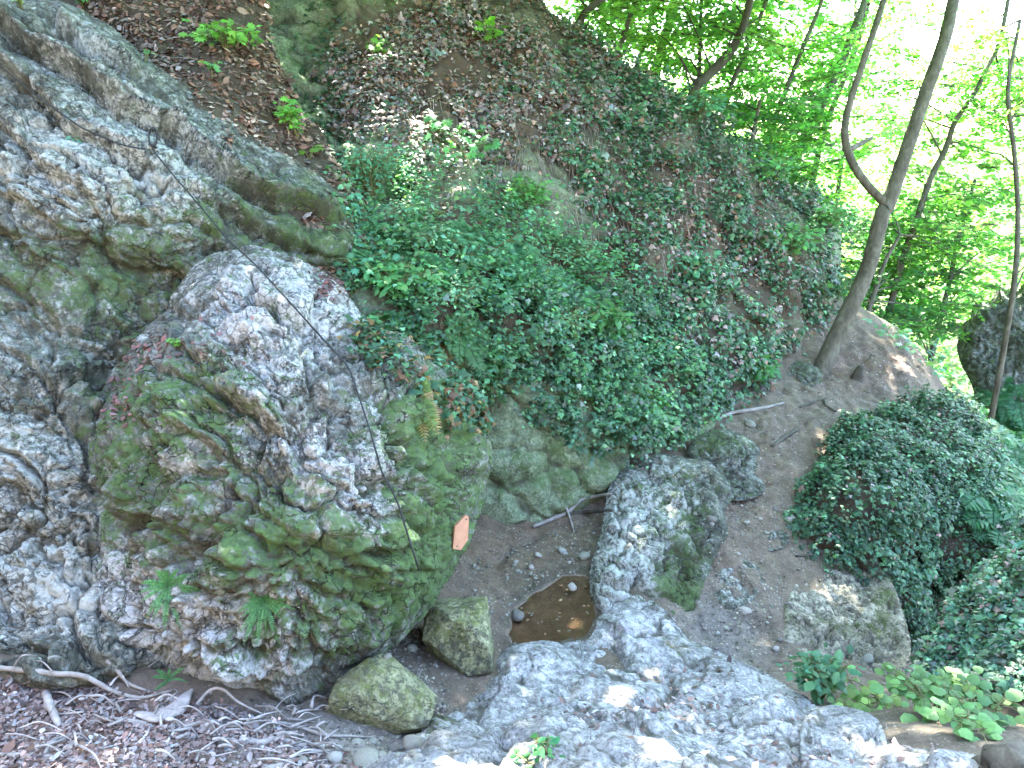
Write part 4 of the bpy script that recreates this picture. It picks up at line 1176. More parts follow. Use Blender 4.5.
def cover(name, kind, surf, n, mask, size, cols, lift=(0.0, 0.1), upw=0.6, hang=0.7, mat=None, clump=2.5, clump_amt=0.9, rand=0.45, seed=0, wid=1.0, label=None, bump=0.0):
    """leaves rooted on a surface, thicker in some clumps than in others"""
    def w(px, py, c, nn):
        m_ = mask(px, py)
        return m_ * np.clip(0.5 + clump_amt * 2.2 * fbm(c * clump, 3, seed), 0.02, 3)
    P, Nn, px, py = sample(surf, n, w)
    if len(P) == 0: return None
    n = len(P)
    bmp = np.clip(fbm(P * clump * 1.3 + 7, 3, seed + 5) + 0.25, 0, 1)
    P = P + Nn * (rng.uniform(lift[0], lift[1], n) * (0.5 + bmp * 1.2) + bump * bmp)[:, None]
    nor = nrm(Nn * 0.6 + UP * upw + rng.normal(0, rand, (n, 3)))
    fwd = nrm(-UP * hang + rng.normal(0, 0.7, (n, 3)))
    sz = size * np.exp(rng.normal(0, 0.3, n))
    tot = sum(c[0] for c in cols); pr = np.array([c[0] / tot for c in cols])
    pick = rng.choice(len(cols), n, p=pr)
    C = np.zeros((n, 3))
    for k, c in enumerate(cols):
        m_ = pick == k
        C[m_] = vary(c[1], m_.sum(), 0.28, 0.10)
    tone = 1 + 0.5 * fbm(P * 1.5, 3, seed + 9)
    C = np.clip(C * tone[:, None], .004, .9)
    mb = MB(); leaves(mb, kind, P, fwd, nor, sz, C, wid)
    o = mb.build(name, mat or M_IVY)
    return tag(o, label, kind="stuff")


IVY_D = (0.034, 0.084, 0.045); IVY_M = (0.062, 0.150, 0.078); IVY_L = (0.105, 0.235, 0.115); IVY_G = (0.15, 0.185, 0.155)  # ivy greens and BLUEG lean towards blue to include the skylight
DEAD_P_SHEEN = (0.29, 0.215, 0.215); DEAD_B = (0.17, 0.10, 0.065); DEAD_G_SHEEN = (0.30, 0.275, 0.28); GREEN = (0.115, 0.285, 0.125); BLUEG = (0.105, 0.255, 0.165)  # purple and grey dead leaf tones lightened to include the sky's sheen


def pm(poly, soft=18):
    return lambda px, py: sstep(-soft, soft, inpoly(poly, px, py))


UPPER = [(335, 120), (330, 60), (380, 20), (440, -60), (520, -60), (575, 20), (640, 75), (660, 130), (560, 150), (480, 165), (400, 165)]
cover("ivy_upper_cliff", 'ivy', S_BACK, 20000, pm(UPPER), 0.047, [(4, DEAD_P_SHEEN), (2.5, DEAD_G_SHEEN), (1.5, IVY_G), (2, IVY_M), (2, DEAD_B)], (0.0, 0.10), seed=101, clump=1.6, bump=0.10)
RIDGE = [(570, 15), (650, 60), (760, 155), (860, 205), (850, 335), (790, 375), (720, 400), (640, 330), (600, 240), (560, 150)]
cover("ivy_ridge", 'ivy', S_BACK, 27000, pm(RIDGE), 0.048, [(3, IVY_D), (4, IVY_M), (2, IVY_L), (1.4, DEAD_P_SHEEN), (0.8, DEAD_B), (1.0, IVY_G)], (0.0, 0.18), seed=102, clump=2.2, bump=0.20, clump_amt=1.2)
LEDGE = [(340, 200), (400, 160), (480, 200), (560, 230), (640, 290), (700, 390), (640, 440), (580, 430), (500, 390), (440, 350), (370, 320), (345, 270)]
cover("ground_cover_ledge", 'ivy', S_BACK, 20000, pm(LEDGE), 0.041, [(1.5, IVY_M), (3, BLUEG), (4, GREEN), (2, IVY_L), (.6, IVY_G)], (0.0, 0.26), upw=1.1, seed=103, clump=2.2, bump=0.28, mat=M_LEAF)
CURT = [(490, 300), (560, 290), (640, 300), (720, 370), (730, 410), (690, 430), (640, 446), (590, 445), (540, 420), (500, 390)]
cover("ivy_curtain", 'ivy', S_BACK, 12500, pm(CURT, 12), 0.043, [(4, IVY_D), (4, IVY_M), (1.5, IVY_L), (1, IVY_G)], (0.02, 0.22), seed=104, clump=2.4, bump=0.28, hang=1.2, clump_amt=1.1)
cover("ivy_boulder_rim", 'ivy', S_BOULD, 1500, lambda px, py: sstep(-12, 12, inpoly([(360, 322), (410, 330), (475, 372), (500, 420), (470, 430), (440, 392), (400, 366), (365, 345)], px, py)), 0.042, [(2, IVY_D), (3, IVY_M), (2, BLUEG), (1.5, DEAD_B), (1, (0.28, .19, .08))], (0.0, 0.07), seed=120, clump=2.4, bump=0.05, mat=M_LEAF)
BACKW = [(300, 20), (340, 0), (350, 130), (345, 190), (310, 160)]
cover("ivy_dark_wall", 'ivy', S_BACK, 700, pm(BACKW), 0.05, [(4, IVY_D), (2, IVY_M)], (0, .06), seed=105)
BANK = [(770, 470), (840, 410), (900, 380), (970, 390), (1010, 470), (1010, 600), (960, 650), (915, 665), (890, 640), (880, 600), (840, 560), (800, 540)]
cover("ivy_bank_cover", 'ivy', S_BANK1, 26000, pm(BANK, 10), 0.038, [(7, IVY_D), (5, IVY_M), (1.2, IVY_L), (.25, DEAD_P_SHEEN)], (0.0, 0.13), seed=106, clump=2.4, bump=0.16, clump_amt=0.3, hang=1.3)
cover("ivy_near_cover", 'ivy', S_BANK2, 15000, lambda px, py: sstep(0, 14, inpoly([(905, 690), (930, 640), (960, 585), (1000, 545), (1070, 500), (1230, 490), (1230, 745), (1024, 705), (930, 712)], px, py)), 0.038, [(1, IVY_D), (4, IVY_M), (4, BLUEG), (3, IVY_G), (1, IVY_L), (.5, DEAD_P_SHEEN)], (0.0, 0.08), seed=107, clump=2.2, bump=0.05, clump_amt=0.6)  # leaf mix lightened to include the skylight on this bank
cover("ivy_left_ledge", 'ivy', S_SOIL, 900, pm([(340, 180), (375, 150), (400, 240), (380, 300), (350, 280)]), 0.05, [(3, BLUEG), (3, GREEN), (2, IVY_G)], (0, .08), seed=108, mat=M_LEAF)
# leaf litter
LIT = [(3, (0.16, 0.11, 0.095)), (3, (0.22, 0.18, 0.17)), (2, (0.09, 0.06, 0.05)), (1.2, (0.31, 0.275, 0.26))]
cover("leaf_litter_near", 'oval', S_GROUND, 19000, lambda px, py: sstep(-20, 20, inpoly([(-120, 685), (60, 690), (150, 705), (230, 715), (300, 740), (340, 800), (-120, 800)], px, py)) * (0.25 + 0.75 * sstep(300, 120, px)), 0.027, LIT, (0.0, 0.02), 1.2, 0.0, M_DEAD, 2.0, 0.3, 0.5, seed=111)
cover("leaf_litter_slope", 'oval', S_SOIL, 7000, lambda px, py: sstep(-15, 15, inpoly([(60, -60), (300, -100), (340, 60), (360, 180), (345, 280), (300, 230), (150, 80)], px, py)), 0.055, [(3, (0.15, 0.085, 0.06)), (2, (0.22, 0.15, 0.12)), (1, (0.09, 0.05, 0.035)), (1, (0.30, 0.24, 0.20))], (0.0, 0.03), 0.9, 0.3, M_DEAD, 2.0, 0.4, 0.5, seed=112)
cover("leaf_litter_path", 'oval', S_GROUND, 7000, lambda px, py: np.clip(blobs(px, py, [(760, 450, 60, 60, .8), (860, 380, 70, 30, 1), (720, 520, 30, 50, .5), (860, 680, 70, 22, 1.2), (740, 665, 60, 20, .6), (905, 350, 50, 25, .8), (740, 590, 50, 60, .5), (860, 345, 60, 25, 1.3)]), 0, 1.2), 0.034, LIT, (0.0, 0.01), 1.2, 0.0, M_DEAD, 2.0, 0.5, 0.4, seed=113)
cover("leaf_litter_slab", 'oval', S_SLAB, 800, lambda px, py: np.clip(blobs(px, py, [(650, 705, 90, 14, 1), (690, 680, 50, 14, .8), (860, 745, 90, 20, 1.3), (620, 740, 20, 20, .5)]), 0, 1.2), 0.035, LIT, (0.0, 0.01), 1.2, 0.0, M_DEAD, 2.0, 0.5, 0.4, seed=114)
cover("leaf_litter_boulder", 'oval', S_BOULD, 420, lambda px, py: np.clip(blobs(px, py, [(335, 278, 16, 14, 1.5), (150, 350, 60, 14, .4), (115, 400, 20, 20, .5)]), 0, 1.2), 0.035, [(3, (0.17, 0.09, 0.085)), (1, (0.10, 0.06, 0.05))], (0.0, 0.03), 0.8, 0.2, M_DEAD, 2.0, 0.3, 0.5, seed=115)
cover("leaf_litter_ridge", 'oval', S_BACK, 4500, lambda px, py: np.clip(blobs(px, py, [(640, 95, 40, 20, 1.0), (680, 180, 40, 50, .8), (790, 185, 40, 16, 1.2), (470, 190, 40, 40, .6), (480, 120, 60, 40, .5), (690, 230, 50, 30, .8), (740, 260, 40, 40, .5), (650, 200, 40, 30, .6), (420, 60, 60, 40, .5)]), 0, 1.2), 0.055, [(3, (0.23, 0.15, 0.12)), (2, (0.30, 0.24, 0.21)), (1, (0.12, 0.07, 0.05))], (0.0, 0.06), 0.7, 0.4, M_DEAD, 2.0, 0.4, 0.5, seed=116)
# gully ground cover on the far valley floor
cover("valley_ground_cover", 'ivy', S_GROUND, 9000, lambda px, py: sstep(0, 25, inpoly([(835, 335), (870, 318), (905, 322), (932, 345), (1100, 300), (1200, 420), (1150, 560), (990, 540), (985, 440), (950, 392), (900, 372)], px, py)), 0.085, [(3, GREEN), (3, BLUEG), (2, IVY_L), (1, IVY_M)], (0.0, 0.25), seed=117, mat=M_LEAF, clump=0.9, bump=0.2)
# hanging stems on the cliff
mb = MB()
P, Nn, px, py = sample(S_BACK, 800, lambda px, py, c, n_: np.clip(blobs(px, py, [(530, 150, 55, 30, 1.6), (430, 120, 60, 40, .5), (640, 230, 60, 40, .8), (690, 170, 60, 50, .5), (560, 240, 30, 30, .3), (600, 150, 30, 30, .6)]), 0, 2))
for k in range(len(P)):
    L = rng.uniform(0.25, 0.9); p0 = P[k] + Nn[k] * 0.06
    out_ = Nn[k] * np.array([1, 1, 0])
    pts = np.array([p0, p0 + np.array([rng.normal(0, .03), rng.normal(0, .03), -L * .5]) + out_ * .08, p0 + np.array([rng.normal(0, .06), rng.normal(0, .04), -L]) + out_ * .05])
    V, t, q = tube(pts, [.0045, .004, .002], 3, smooth=3, caps=False)
    s_ = rng.uniform(.5, 1.25); mb.add(V, t, q, col=(s_, s_ * .97, s_ * .93))
tag(mb.build("hanging_stems", M_WOOD), kind="stuff")
# fine dry grass below the fern ledge
mb = MB()
P, Nn, px, py = sample(S_BACK, 260, lambda px, py, c, n_: np.clip(blobs(px, py, [(430, 400, 40, 30, 1.5), (470, 400, 25, 30, 1), (400, 330, 40, 20, .6), (350, 250, 20, 40, .5)]), 0, 2))
for k in range(len(P)):
    L = rng.uniform(0.12, 0.4); p0 = P[k]
    o_ = Nn[k] * np.array([1, 1, 0])
    pts = np.array([p0, p0 + o_ * .1 + UP * -.02 + rng.normal(0, .02, 3), p0 + o_ * .14 - UP * L + rng.normal(0, .04, 3)])
    V, t, q = tube(pts, [.003, .003, .0015], 3, smooth=3, caps=False)
    mb.add(V, t, q, col=(1.3, 1.05, .8))
tag(mb.build("dry_grass", M_STEM), kind="stuff")


# ------------------------------------------------------------------ single plants
def fern(label, px, py, n, L, col, droop=0.7, group=None, tiny=False, dead=0, up=0.35, spread=1.0, pos=None, nor=None, name="fern"):
    p, nn_ = (hit(px, py) if pos is None else (pos, nor))
    root = empty(name, p, label, "fern", group)
    bases = nrm(nn_ * 0.9 + UP * up)
    if tiny:
        out_ = (CAM - p) * np.array([1, 1, 0.2]); bases = nrm(nn_ * .3 + nrm(out_) * .9 + UP * .25); p = p + nrm(out_) * .03
    for part, cnt, cc in (("frond", n, col), ("frond", dead, (0.32, 0.25, 0.13))):
        for k in range(cnt):
            a = 2 * np.pi * (k + rng.uniform(-.3, .3)) / max(cnt, 1)
            t1 = nrm(np.cross(bases, np.array([.3, .2, .9]))); t2 = np.cross(bases, t1)
            o_ = t1 * math.cos(a) + t2 * math.sin(a)
            l_ = L * rng.uniform(.7, 1.1)
            m_ = 12
            s_ = np.linspace(0, 1, m_)
            dr = droop * rng.uniform(.7, 1.3) + (0.5 if cc is not col else 0)
            R_ = p + l_ * (s_[:, None] * (bases * .55 + o_ * spread * .8) - (s_ ** 2)[:, None] * UP * dr * .8)
            mb = MB()
            V, t, q = tube(R_, [.0025, .001] if tiny else [.004, .0015], 3, smooth=1, caps=False)
            mb.add(V, t, q, col=np.array(cc) * .8)
            T = nrm(np.gradient(R_, axis=0)); side = nrm(np.cross(T, bases + 0.01)); nrl = np.cross(side, T)
            ln = l_ * .30 * np.sin(np.pi * np.clip(s_ * .88 + .12, 0, 1)) ** .8 * (.42 if tiny else 1)
            for sg in (1, -1):
                for off in (0, .5):
                    i0 = np.arange(1, m_ - 1)
                    P_ = R_[i0] * (1 - off) + R_[i0 + 1] * off
                    leaves(mb, 'pinna', P_, side[i0] * sg + T[i0] * .45 - UP * .12, nrl[i0] + rng.normal(0, .15, (len(i0), 3)), ln[i0], vary(cc, len(i0), .18, .06), 1.7 if tiny else 1.35)
            mb.build(part, M_LEAF, root, smooth=False)
    return root


FG = (0.10, 0.27, 0.10)
fern("small green fern tuft on the boulder, left one of the upper two", 168, 583, 15, 0.16, FG, tiny=True, droop=.35, spread=1.25)
fern("wider small fern tuft right of it on the boulder above the pale band", 263, 598, 17, 0.16, FG, tiny=True, droop=.35, spread=1.25)
fern("lowest small fern tuft near the roots under the boulder", 168, 676, 9, 0.10, FG, tiny=True, droop=.35, spread=1.25)
fern("green fern with yellowed fronds drooping from the ledge over the boulder", 436, 352, 10, 0.36, (0.10, 0.22, 0.06), dead=6, up=.3)
fern("fern with orange withered fronds at the right end of the boulder ledge", 482, 378, 6, 0.30, (0.09, 0.17, 0.05), dead=8, up=.3)
fern("pale yellowing fern hanging on the boulder rim", 418, 395, 4, 0.24, (0.12, 0.2, 0.06), dead=6, up=.1)
fern("feathery fern under the ledge shrubs beside the yellowed fern", 460, 335, 9, 0.34, (0.07, 0.17, 0.06), up=.5)
for k, (x, y, lb) in enumerate([(372, 250, "mint green fern tuft at the left end of the ledge"), (418, 268, "mint green fern tuft left of the middle of the ledge"), (505, 255, "mint green fern tuft right of the middle of the ledge"),
                               (545, 285, "mint green fern tuft at the top of the ivy curtain"), (450, 235, "mint green fern tuft highest on the ledge"), (590, 310, "mint green fern tuft on the right end of the ledge")]):
    fern(lb, x, y, 13, 0.42, (0.11, 0.27, 0.14), up=.7)
for k, (x, y) in enumerate([(975, 430), (1005, 455), (990, 500), (1020, 420), (1015, 490), (1040, 520), (1000, 395), (985, 470), (1022, 455), (1000, 530), (990, 415), (1015, 400)]):
    p, n_ = hit(x, y)
    fern("large shaded green fern in the hollow beyond the ivy bank", x, y, 14, 0.55, (0.06, 0.18, 0.085), up=1.2, group="ferns in the hollow beyond the ivy bank")


def plant(name, label, px, py, kind, n, h, w, size, col, cat="plant", group=None, stems=4, flat=0.3, pos=None, lean=(0, 0, 0), mat=None, wid=1.0, nor_up=1.0, shape=1.0, rnd=.35, dv=.25):
    """a leafy plant: stems that rise from the base, each with leaves along it"""
    p, nn_ = (hit(px, py) if pos is None else (pos, UP))
    root = empty(name, p - np.array([0, 0, .01]), label, cat, group)
    sm_, lf = MB(), MB()
    for s_ in range(stems):
        a = rng.uniform(0, 6.28)
        tip = p + np.array([math.cos(a) * w * rng.uniform(.3, 1), math.sin(a) * w * rng.uniform(.3, 1), h * rng.uniform(.6, 1.05)]) + np.array(lean) * h
        mid = p * .5 + tip * .5 + np.array([0, 0, h * .12]) + nn_ * .05 * h
        pts = smooth_open(np.array([p, mid, tip]), 5)
        V, t, q = tube(pts, [.004 + .008 * h, .003], 5, smooth=1); sm_.add(V, t, q, col=(.8, 1.0, .6))
        m_ = max(2, int(n / stems))
        u = rng.uniform(.25, 1, m_) ** .8
        B = np.stack([np.interp(u, np.linspace(0, 1, len(pts)), pts[:, k]) for k in range(3)], 1)
        ang = rng.uniform(0, 6.28, m_); rad = w * .55 * rng.uniform(.15, 1, m_) * shape
        off = np.stack([np.cos(ang) * rad, np.sin(ang) * rad, rng.normal(0, h * .10 * flat * 3, m_)], 1)
        Q_ = B + off
        for b_, q_ in list(zip(B, Q_))[: min(m_, 14)]:
            V, t, q = tube(np.array([b_, b_ * .5 + q_ * .5 + UP * .01, q_]), [.0025, .0015], 3, smooth=1, caps=False); sm_.add(V, t, q, col=(.8, 1.0, .6))
        leaves(lf, kind, Q_, off + rng.normal(0, .05, (m_, 3)) - UP * .03, UP * nor_up + rng.normal(0, rnd, (m_, 3)) - nrm(p - CAM) * .35, size * np.exp(rng.normal(0, .25, m_)), vary(col, m_, dv, .1), wid)
    sm_.build("stem", M_STEM, root)
    lf.build("foliage", mat or M_LEAF, root)
    return root


YG = (0.15, 0.36, 0.07); MG = (0.105, 0.29, 0.105); BG = (0.10, 0.265, 0.155)
plant("seedling", "leafy green seedling at the very top of the left cliff", 84, 8, 'maple', 16, .22, .16, .085, MG)
plant("seedling", "single bright leaf pair at the top left corner of the cliff", 22, 10, 'maple', 4, .12, .06, .07, (0.22, 0.40, .06))
plant("sapling", "bright green maple sapling leaning over the soil slope beside the trunk base", 226, 50, 'maple', 150, .34, .46, .068, YG, stems=8, lean=(.35, -.2, -.35))
plant("seedling", "small seedling on the soil slope below the leaning sapling", 212, 80, 'maple', 9, .16, .12, .075, MG, stems=2)
plant("seedling", "upright bright seedling in front of the dark wall beside the left cliff", 298, 140, 'maple', 60, .42, .17, .065, YG, stems=4)
plant("seedling", "small weed at the soil edge below the upright bright seedling", 310, 160, 'maple', 10, .14, .14, .06, (.16, .32, .05), stems=3)
plant("seedling", "tiny weed in a crack of the left cliff under the cable", 83, 142, 'oval', 6, .06, .06, .055, BG, stems=2)
plant("seedling", "tiny bright weed on the upper face of the huge boulder", 180, 348, 'maple', 7, .06, .06, .05, YG, stems=2)
plant("seedling", "small weed low on the green part of the left cliff", 145, 62, 'maple', 7, .10, .1, .06, MG, stems=2)
plant("shrub", "dense feathery pale green shrub at the cliff corner above the ledge", 372, 205, 'oval', 620, .55, .34, .045, BG, cat="shrub", stems=22, shape=.8)
plant("shrub", "light green elder shrub on the ledge above the huge boulder", 402, 300, 'oval', 260, .34, .34, .072, MG, cat="shrub", stems=9)
plant("shrub", "spreading blue green shrub at the left end of the ledge", 356, 268, 'maple', 70, .22, .32, .075, BG, cat="shrub", stems=8)
plant("shrub", "small shrub with broad leaves hanging over the boulder edge", 388, 318, 'maple', 22, .12, .18, .09, MG, cat="shrub", stems=5, lean=(0, -.4, -.4))
plant("shrub", "low shrub in the middle of the ledge with fine pale leaves", 475, 270, 'oval', 420, .34, .45, .055, BG, cat="shrub", stems=14)
plant("shrub", "yellow green shrub on the cliff below the hanging stems", 528, 215, 'oval', 240, .40, .30, .07, (.10, .26, .075), cat="shrub", stems=9)
plant("shrub", "pale leafy clump on the ledge in front of the ivy curtain", 605, 352, 'oval', 260, .52, .26, .075, (.085, .235, .09), cat="shrub", stems=9)
plant("shrub", "small pale clump low in the ivy curtain", 648, 412, 'oval', 120, .26, .2, .07, (.09, .25, .075), cat="shrub", stems=6)
plant("shrub", "small bright shrub at the cliff foot above the rounded green rock", 757, 388, 'oval', 150, .42, .18, .075, (.08, .24, .085), cat="shrub", stems=6)
plant("shrub", "blue green shrub on the middle of the ridge face", 690, 285, 'oval', 220, .4, .42, .07, BG, cat="shrub", stems=10)
plant("shrub", "leafy shrub below the ridge crest near the forked tree", 790, 260, 'oval', 240, .5, .42, .075, MG, cat="shrub", stems=10)
plant("shrub", "leafy shrub overhanging the right end of the ridge beside the forked tree", 826, 232, 'oval', 300, .5, .42, .07, MG, cat="shrub", stems=10, lean=(.2, -.2, -.2))
plant("shrub", "dark leafy shrub on the right flank of the ridge under the overhanging shrub", 826, 300, 'oval', 260, .4, .4, .065, (.07, .19, .07), cat="shrub", stems=10, lean=(.1, -.2, -.2))
plant("shrub", "bushy shrub on the ridge crest behind the leafy slope", 770, 190, 'oval', 300, .5, .5, .075, MG, cat="shrub", stems=10)
plant("shrub", "pale shrub on the upper ridge crest near the dark crooked trunk", 690, 125, 'oval', 240, .5, .45, .07, BG, cat="shrub", stems=9)
plant("shrub", "bright weeds on the upper cliff among the dead leaves", 440, 150, 'maple', 40, .3, .3, .09, MG, cat="shrub", stems=6)
plant("seedling", "light green seedling near the top of the upper cliff", 490, 45, 'maple', 26, .3, .28, .1, YG, stems=5)
plant("seedling", "light green seedling left of it on the upper cliff", 385, 62, 'maple', 20, .26, .25, .09, YG, stems=4)
plant("shrub", "leafy weeds hanging on the cliff left of the yellow green shrub", 468, 165, 'maple', 36, .3, .3, .085, MG, cat="shrub", stems=5)
for k, (x, y, lb) in enumerate([(430, 250, "airy pale shrub spilling over the ledge left of its middle"), (520, 300, "fine leaved shrub hanging at the lower front of the ledge"), (455, 305, "soft blue green shrub directly above the hanging ferns"),
                               (565, 265, "pale feathery shrub on the right part of the ledge"), (410, 225, "wispy shrub under the dense feathery corner shrub"), (560, 330, "light leafy shrub over the start of the ivy curtain"), (495, 350, "light leafy shrub at the left edge of the ivy curtain")]):
    plant("shrub", lb, x, y, 'oval', 300, .30, .36, .042, (.16, .33, .19), cat="shrub", stems=12, lean=(.1, -.3, -.25), shape=.9)
plant("shrub", "bushy blue green shrub in front of the pale rock mound", 822, 700, 'oval', 170, .30, .17, .06, (.06, .17, .085), cat="shrub", stems=7)
plant("plant", "low bright green plant with round leaves right of the blue green shrub", 862, 706, 'round', 64, .10, .20, .052, (.17, .31, .10), stems=5, rnd=.25)
plant("plant", "broad leaved plant sprawling at the front of the near ivy bank", 930, 716, 'round', 105, .12, .30, .052, (.115, .25, .08), stems=6, rnd=.25)
plant("plant", "broad leaved plant at the right edge above the split stump", 985, 722, 'round', 90, .12, .24, .052, (.105, .23, .08), stems=6, rnd=.25)
plant("plant", "large leaf sprig drooping over the lower right soil", 962, 738, 'round', 36, .08, .16, .054, (.12, .26, .08), stems=4, rnd=.25)
plant("plant", "small green sprig growing in a crack of the near bedrock", 548, 754, 'oval', 24, .06, .09, .042, (.06, .20, .07), stems=5)
plant("plant", "little sprig with dark green leaves beside the other bedrock sprig", 528, 764, 'oval', 10, .05, .07, .042, (.05, .17, .06), stems=3)


# ------------------------------------------------------------------ trees
def sprays(lf, tw, centres, nper, rad, size, cols, stemfrom=None, tilt=.22):
    """flat layered sprays of leaves, each on its own forked twig"""
    for c in centres:
        r = rad * rng.uniform(.6, 1.25)
        nx, ny = rng.normal(0, tilt), rng.normal(0, tilt)
        nl = nrm(np.array([nx, ny, 1.0]))
        a0 = rng.uniform(0, 6.28)
        d0 = nrm(np.cross(nl, np.array([math.cos(a0), math.sin(a0), .1])))
        d1 = np.cross(nl, d0)
        base = c - d0 * r
        k = max(4, int(nper * (r / rad) ** 1.6))
        nb = 5
        br = rng.integers(0, nb, k)
        s_ = rng.uniform(.05, 1, k)
        ang = (np.arange(nb) - (nb - 1) / 2) * 0.42
        st = np.linspace(.1, .9, nb)[rng.permutation(nb)] * .0
        dirs = np.cos(ang)[:, None] * d0 + np.sin(ang)[:, None] * d1
        L_ = 1.9 * r * np.array([.6, .85, 1, .85, .6])
        Pp = base + dirs[br] * (s_ * L_[br])[:, None] - UP * (.12 * r * s_ ** 2)[:, None]
        Pp = Pp + rng.normal(0, .045 * r + .01, (k, 3)) + d1 * rng.normal(0, .08 * r, k)[:, None]
        f_ = dirs[br] + d1 * rng.choice([-1, 1], k)[:, None] * .8 + rng.normal(0, .3, (k, 3))
        nn_ = nl + rng.normal(0, .33, (k, 3))
        cc = cols[int(rng.integers(len(cols)))]
        ok = clear_of_gaps(Pp)
        leaves(lf, 'rhomb', Pp[ok], f_[ok], nn_[ok], (size * np.exp(rng.normal(0, .25, k)))[ok], vary(np.array(cc) * rng.uniform(.75, 1.25), k, .2, .08)[ok], 1.25)
        if tw is not None:
            for b in range(nb):
                V, t, q = tube(np.array([base, base + dirs[b] * L_[b] * .5, base + dirs[b] * L_[b] * .95 - UP * .1 * r]), [.006, .004, .002], 3, smooth=1, caps=False)
                tw.add(V, t, q)


SUNG = [(.16, .32, .07), (.14, .31, .08), (.20, .35, .08), (.12, .28, .08)]


def tree(label, paths, d, wpx, regions, nspray, rad, nper, size, mat=None, group=None, cols=SUNG, dd=1.6, name="tree", limbs=True, canopy=None):
    """paths: list of polylines [(px,py[,d])] - first one the trunk; regions: boxes (x0,x1,y0,y1,share) its crown fills"""
    first = paths[0]
    dz = lambda p: p[2] if len(p) > 2 else d
    P0 = np.array([at(p[0], p[1], dz(p)) for p in first])
    b = P0[0].copy(); gz_ = gh(b[0], b[1])
    basept = b.copy()
    if b[2] - gz_ > 0.05:
        lean = (P0[0] - P0[1]); lean = lean / max(abs(lean[2]), .2)
        ext = min(b[2] - gz_ + .2, 6)
        basept = b + lean * ext * .4; basept[2] = b[2] - ext
        P0 = np.vstack([basept, P0])
    root = empty(name, basept, label, "tree", group)
    wr = wpx * d / FPX / 2
    V, t, q = tube(P0, np.linspace(wr * 1.15, wr * .62, 6), 12, .16, int(d * 7), 6)
    mb = MB(); mb.add(V, t, q); mb.build("trunk", mat or M_BARK, root)
    for pth in paths[1:]:
        w2 = pth[0]
        L_ = np.array([at(p[0], p[1], dz(p)) for p in pth[1:]])
        V, t, q = tube(L_, np.linspace(w2 * d / FPX / 2, w2 * d / FPX / 2 * .6, 6), 10, .14, int(d * 5), 6)
        mb = MB(); mb.add(V, t, q); mb.build("limb", mat or M_BARK, root)
    lf, tw = MB(), MB()
    nspray = int(nspray * 1.45); nper = int(nper * 1.35); size = size * 1.2
    if canopy is not None:
        sprays(lf, tw, canopy, 105, .62, .125, cols)
        for c in canopy[::14]:
            a = P0[-1]
            V, t, q = tube(np.array([a, a * .5 + c * .5 + UP * .2, c]), [.05, .03, .012], 5, .1, 1, 4); tw.add(V, t, q)
    tot = sum(r[4] for r in regions)
    spine = smooth_open(P0, 4)
    for (x0, x1, y0, y1, sh) in regions:
        m_ = int(nspray * sh / tot)
        if m_ == 0: continue
        C = at(rng.uniform(x0, x1, m_), rng.uniform(y0, y1, m_), d + rng.uniform(-dd * .12, dd * 1.6, m_))
        sprays(lf, tw, C, nper, rad, size, cols)
        if limbs:
            for c in C[:: max(1, len(C) // 10)]:
                a = spine[np.argmin(np.linalg.norm(spine - (c - UP * .8), axis=1))]
                V, t, q = tube(np.array([a, a * .5 + c * .5 + UP * .12, c]), [min(.018, wr * .5), .012, .005], 5, .1, 1, 4); tw.add(V, t, q)
    cr = lf.build("crown", M_TREELEAF, root)
    tw.build("twigs", mat or M_BARK, cr)
    return root


# unseen sprays added to the crowns, set along the sun direction to shade the gorge: jittered so that no big hole stays open
CAN = []
for (x0, x1, y0, y1, zz, t0, t1) in ((-4.6, 6.0, 0.2, 9.0, 0.6, 7.5, 10.5), (-4.6, 3.8, 9.0, 12.0, 3.8, 5.5, 8), (3.4, 6.6, 8.6, 10.4, 0.5, 7.5, 10)):
    for x in np.arange(x0, x1, .5):
        for y in np.arange(y0, y1, .5):
            for rpt in range(3 if (-.8 < x < 2.2 and 1.5 < y < 5.2) else 2 if ((1.0 < x < 5 and 3.5 < y < 8.5) or (x < -.3 and y < 4.5)) else 1):
                CAN.append(np.array([x + rng.uniform(-.3, .3), y + rng.uniform(-.3, .3), zz]) + sdir * rng.uniform(t0, t1))
CAN = np.array(CAN)
cpx, cpy, cd = project(CAN)
CAN = CAN[(cpy < -60) | (cd < 0.3)]
qx = CAN[:, 0]
CANS = [CAN[qx < -3.6], CAN[(qx >= -3.6) & (qx < -1.2)], CAN[(qx >= -1.2) & (qx < 1.2)], CAN[qx >= 1.2]]
p_tree, _ = hit(822, 366)
dT = (p_tree - CAM) @ FWD
main = tree("forked grey tree leaning beside the path, its trunk splitting in two above the ridge",
     [[(818, 380, dT), (829, 352, dT), (848, 312, dT), (868, 268, dT), (882, 215, dT), (888, 205, dT), (905, 155, dT), (926, 92, dT), (945, 38, dT), (958, -20, dT + .2), (985, -120, dT + .5), (1000, -250, dT + 1)],
      [9, (878, 228, dT), (884, 205, dT), (868, 186, dT - .1), (853, 164, dT - .1), (845, 138, dT - .1), (848, 110, dT - .1), (862, 66, dT - .1), (882, 6, dT), (900, -60, dT + .2), (905, -180, dT + .4)],
      [6, (850, 150, dT - .1), (862, 143, dT + .2), (872, 138, dT + .5)]],
     dT, 15.5, [(830, 1060, -420, -120, 3), (880, 960, -100, 10, .3)], 70, .75, 90, .075, dd=1.4, limbs=False, canopy=CANS[3])

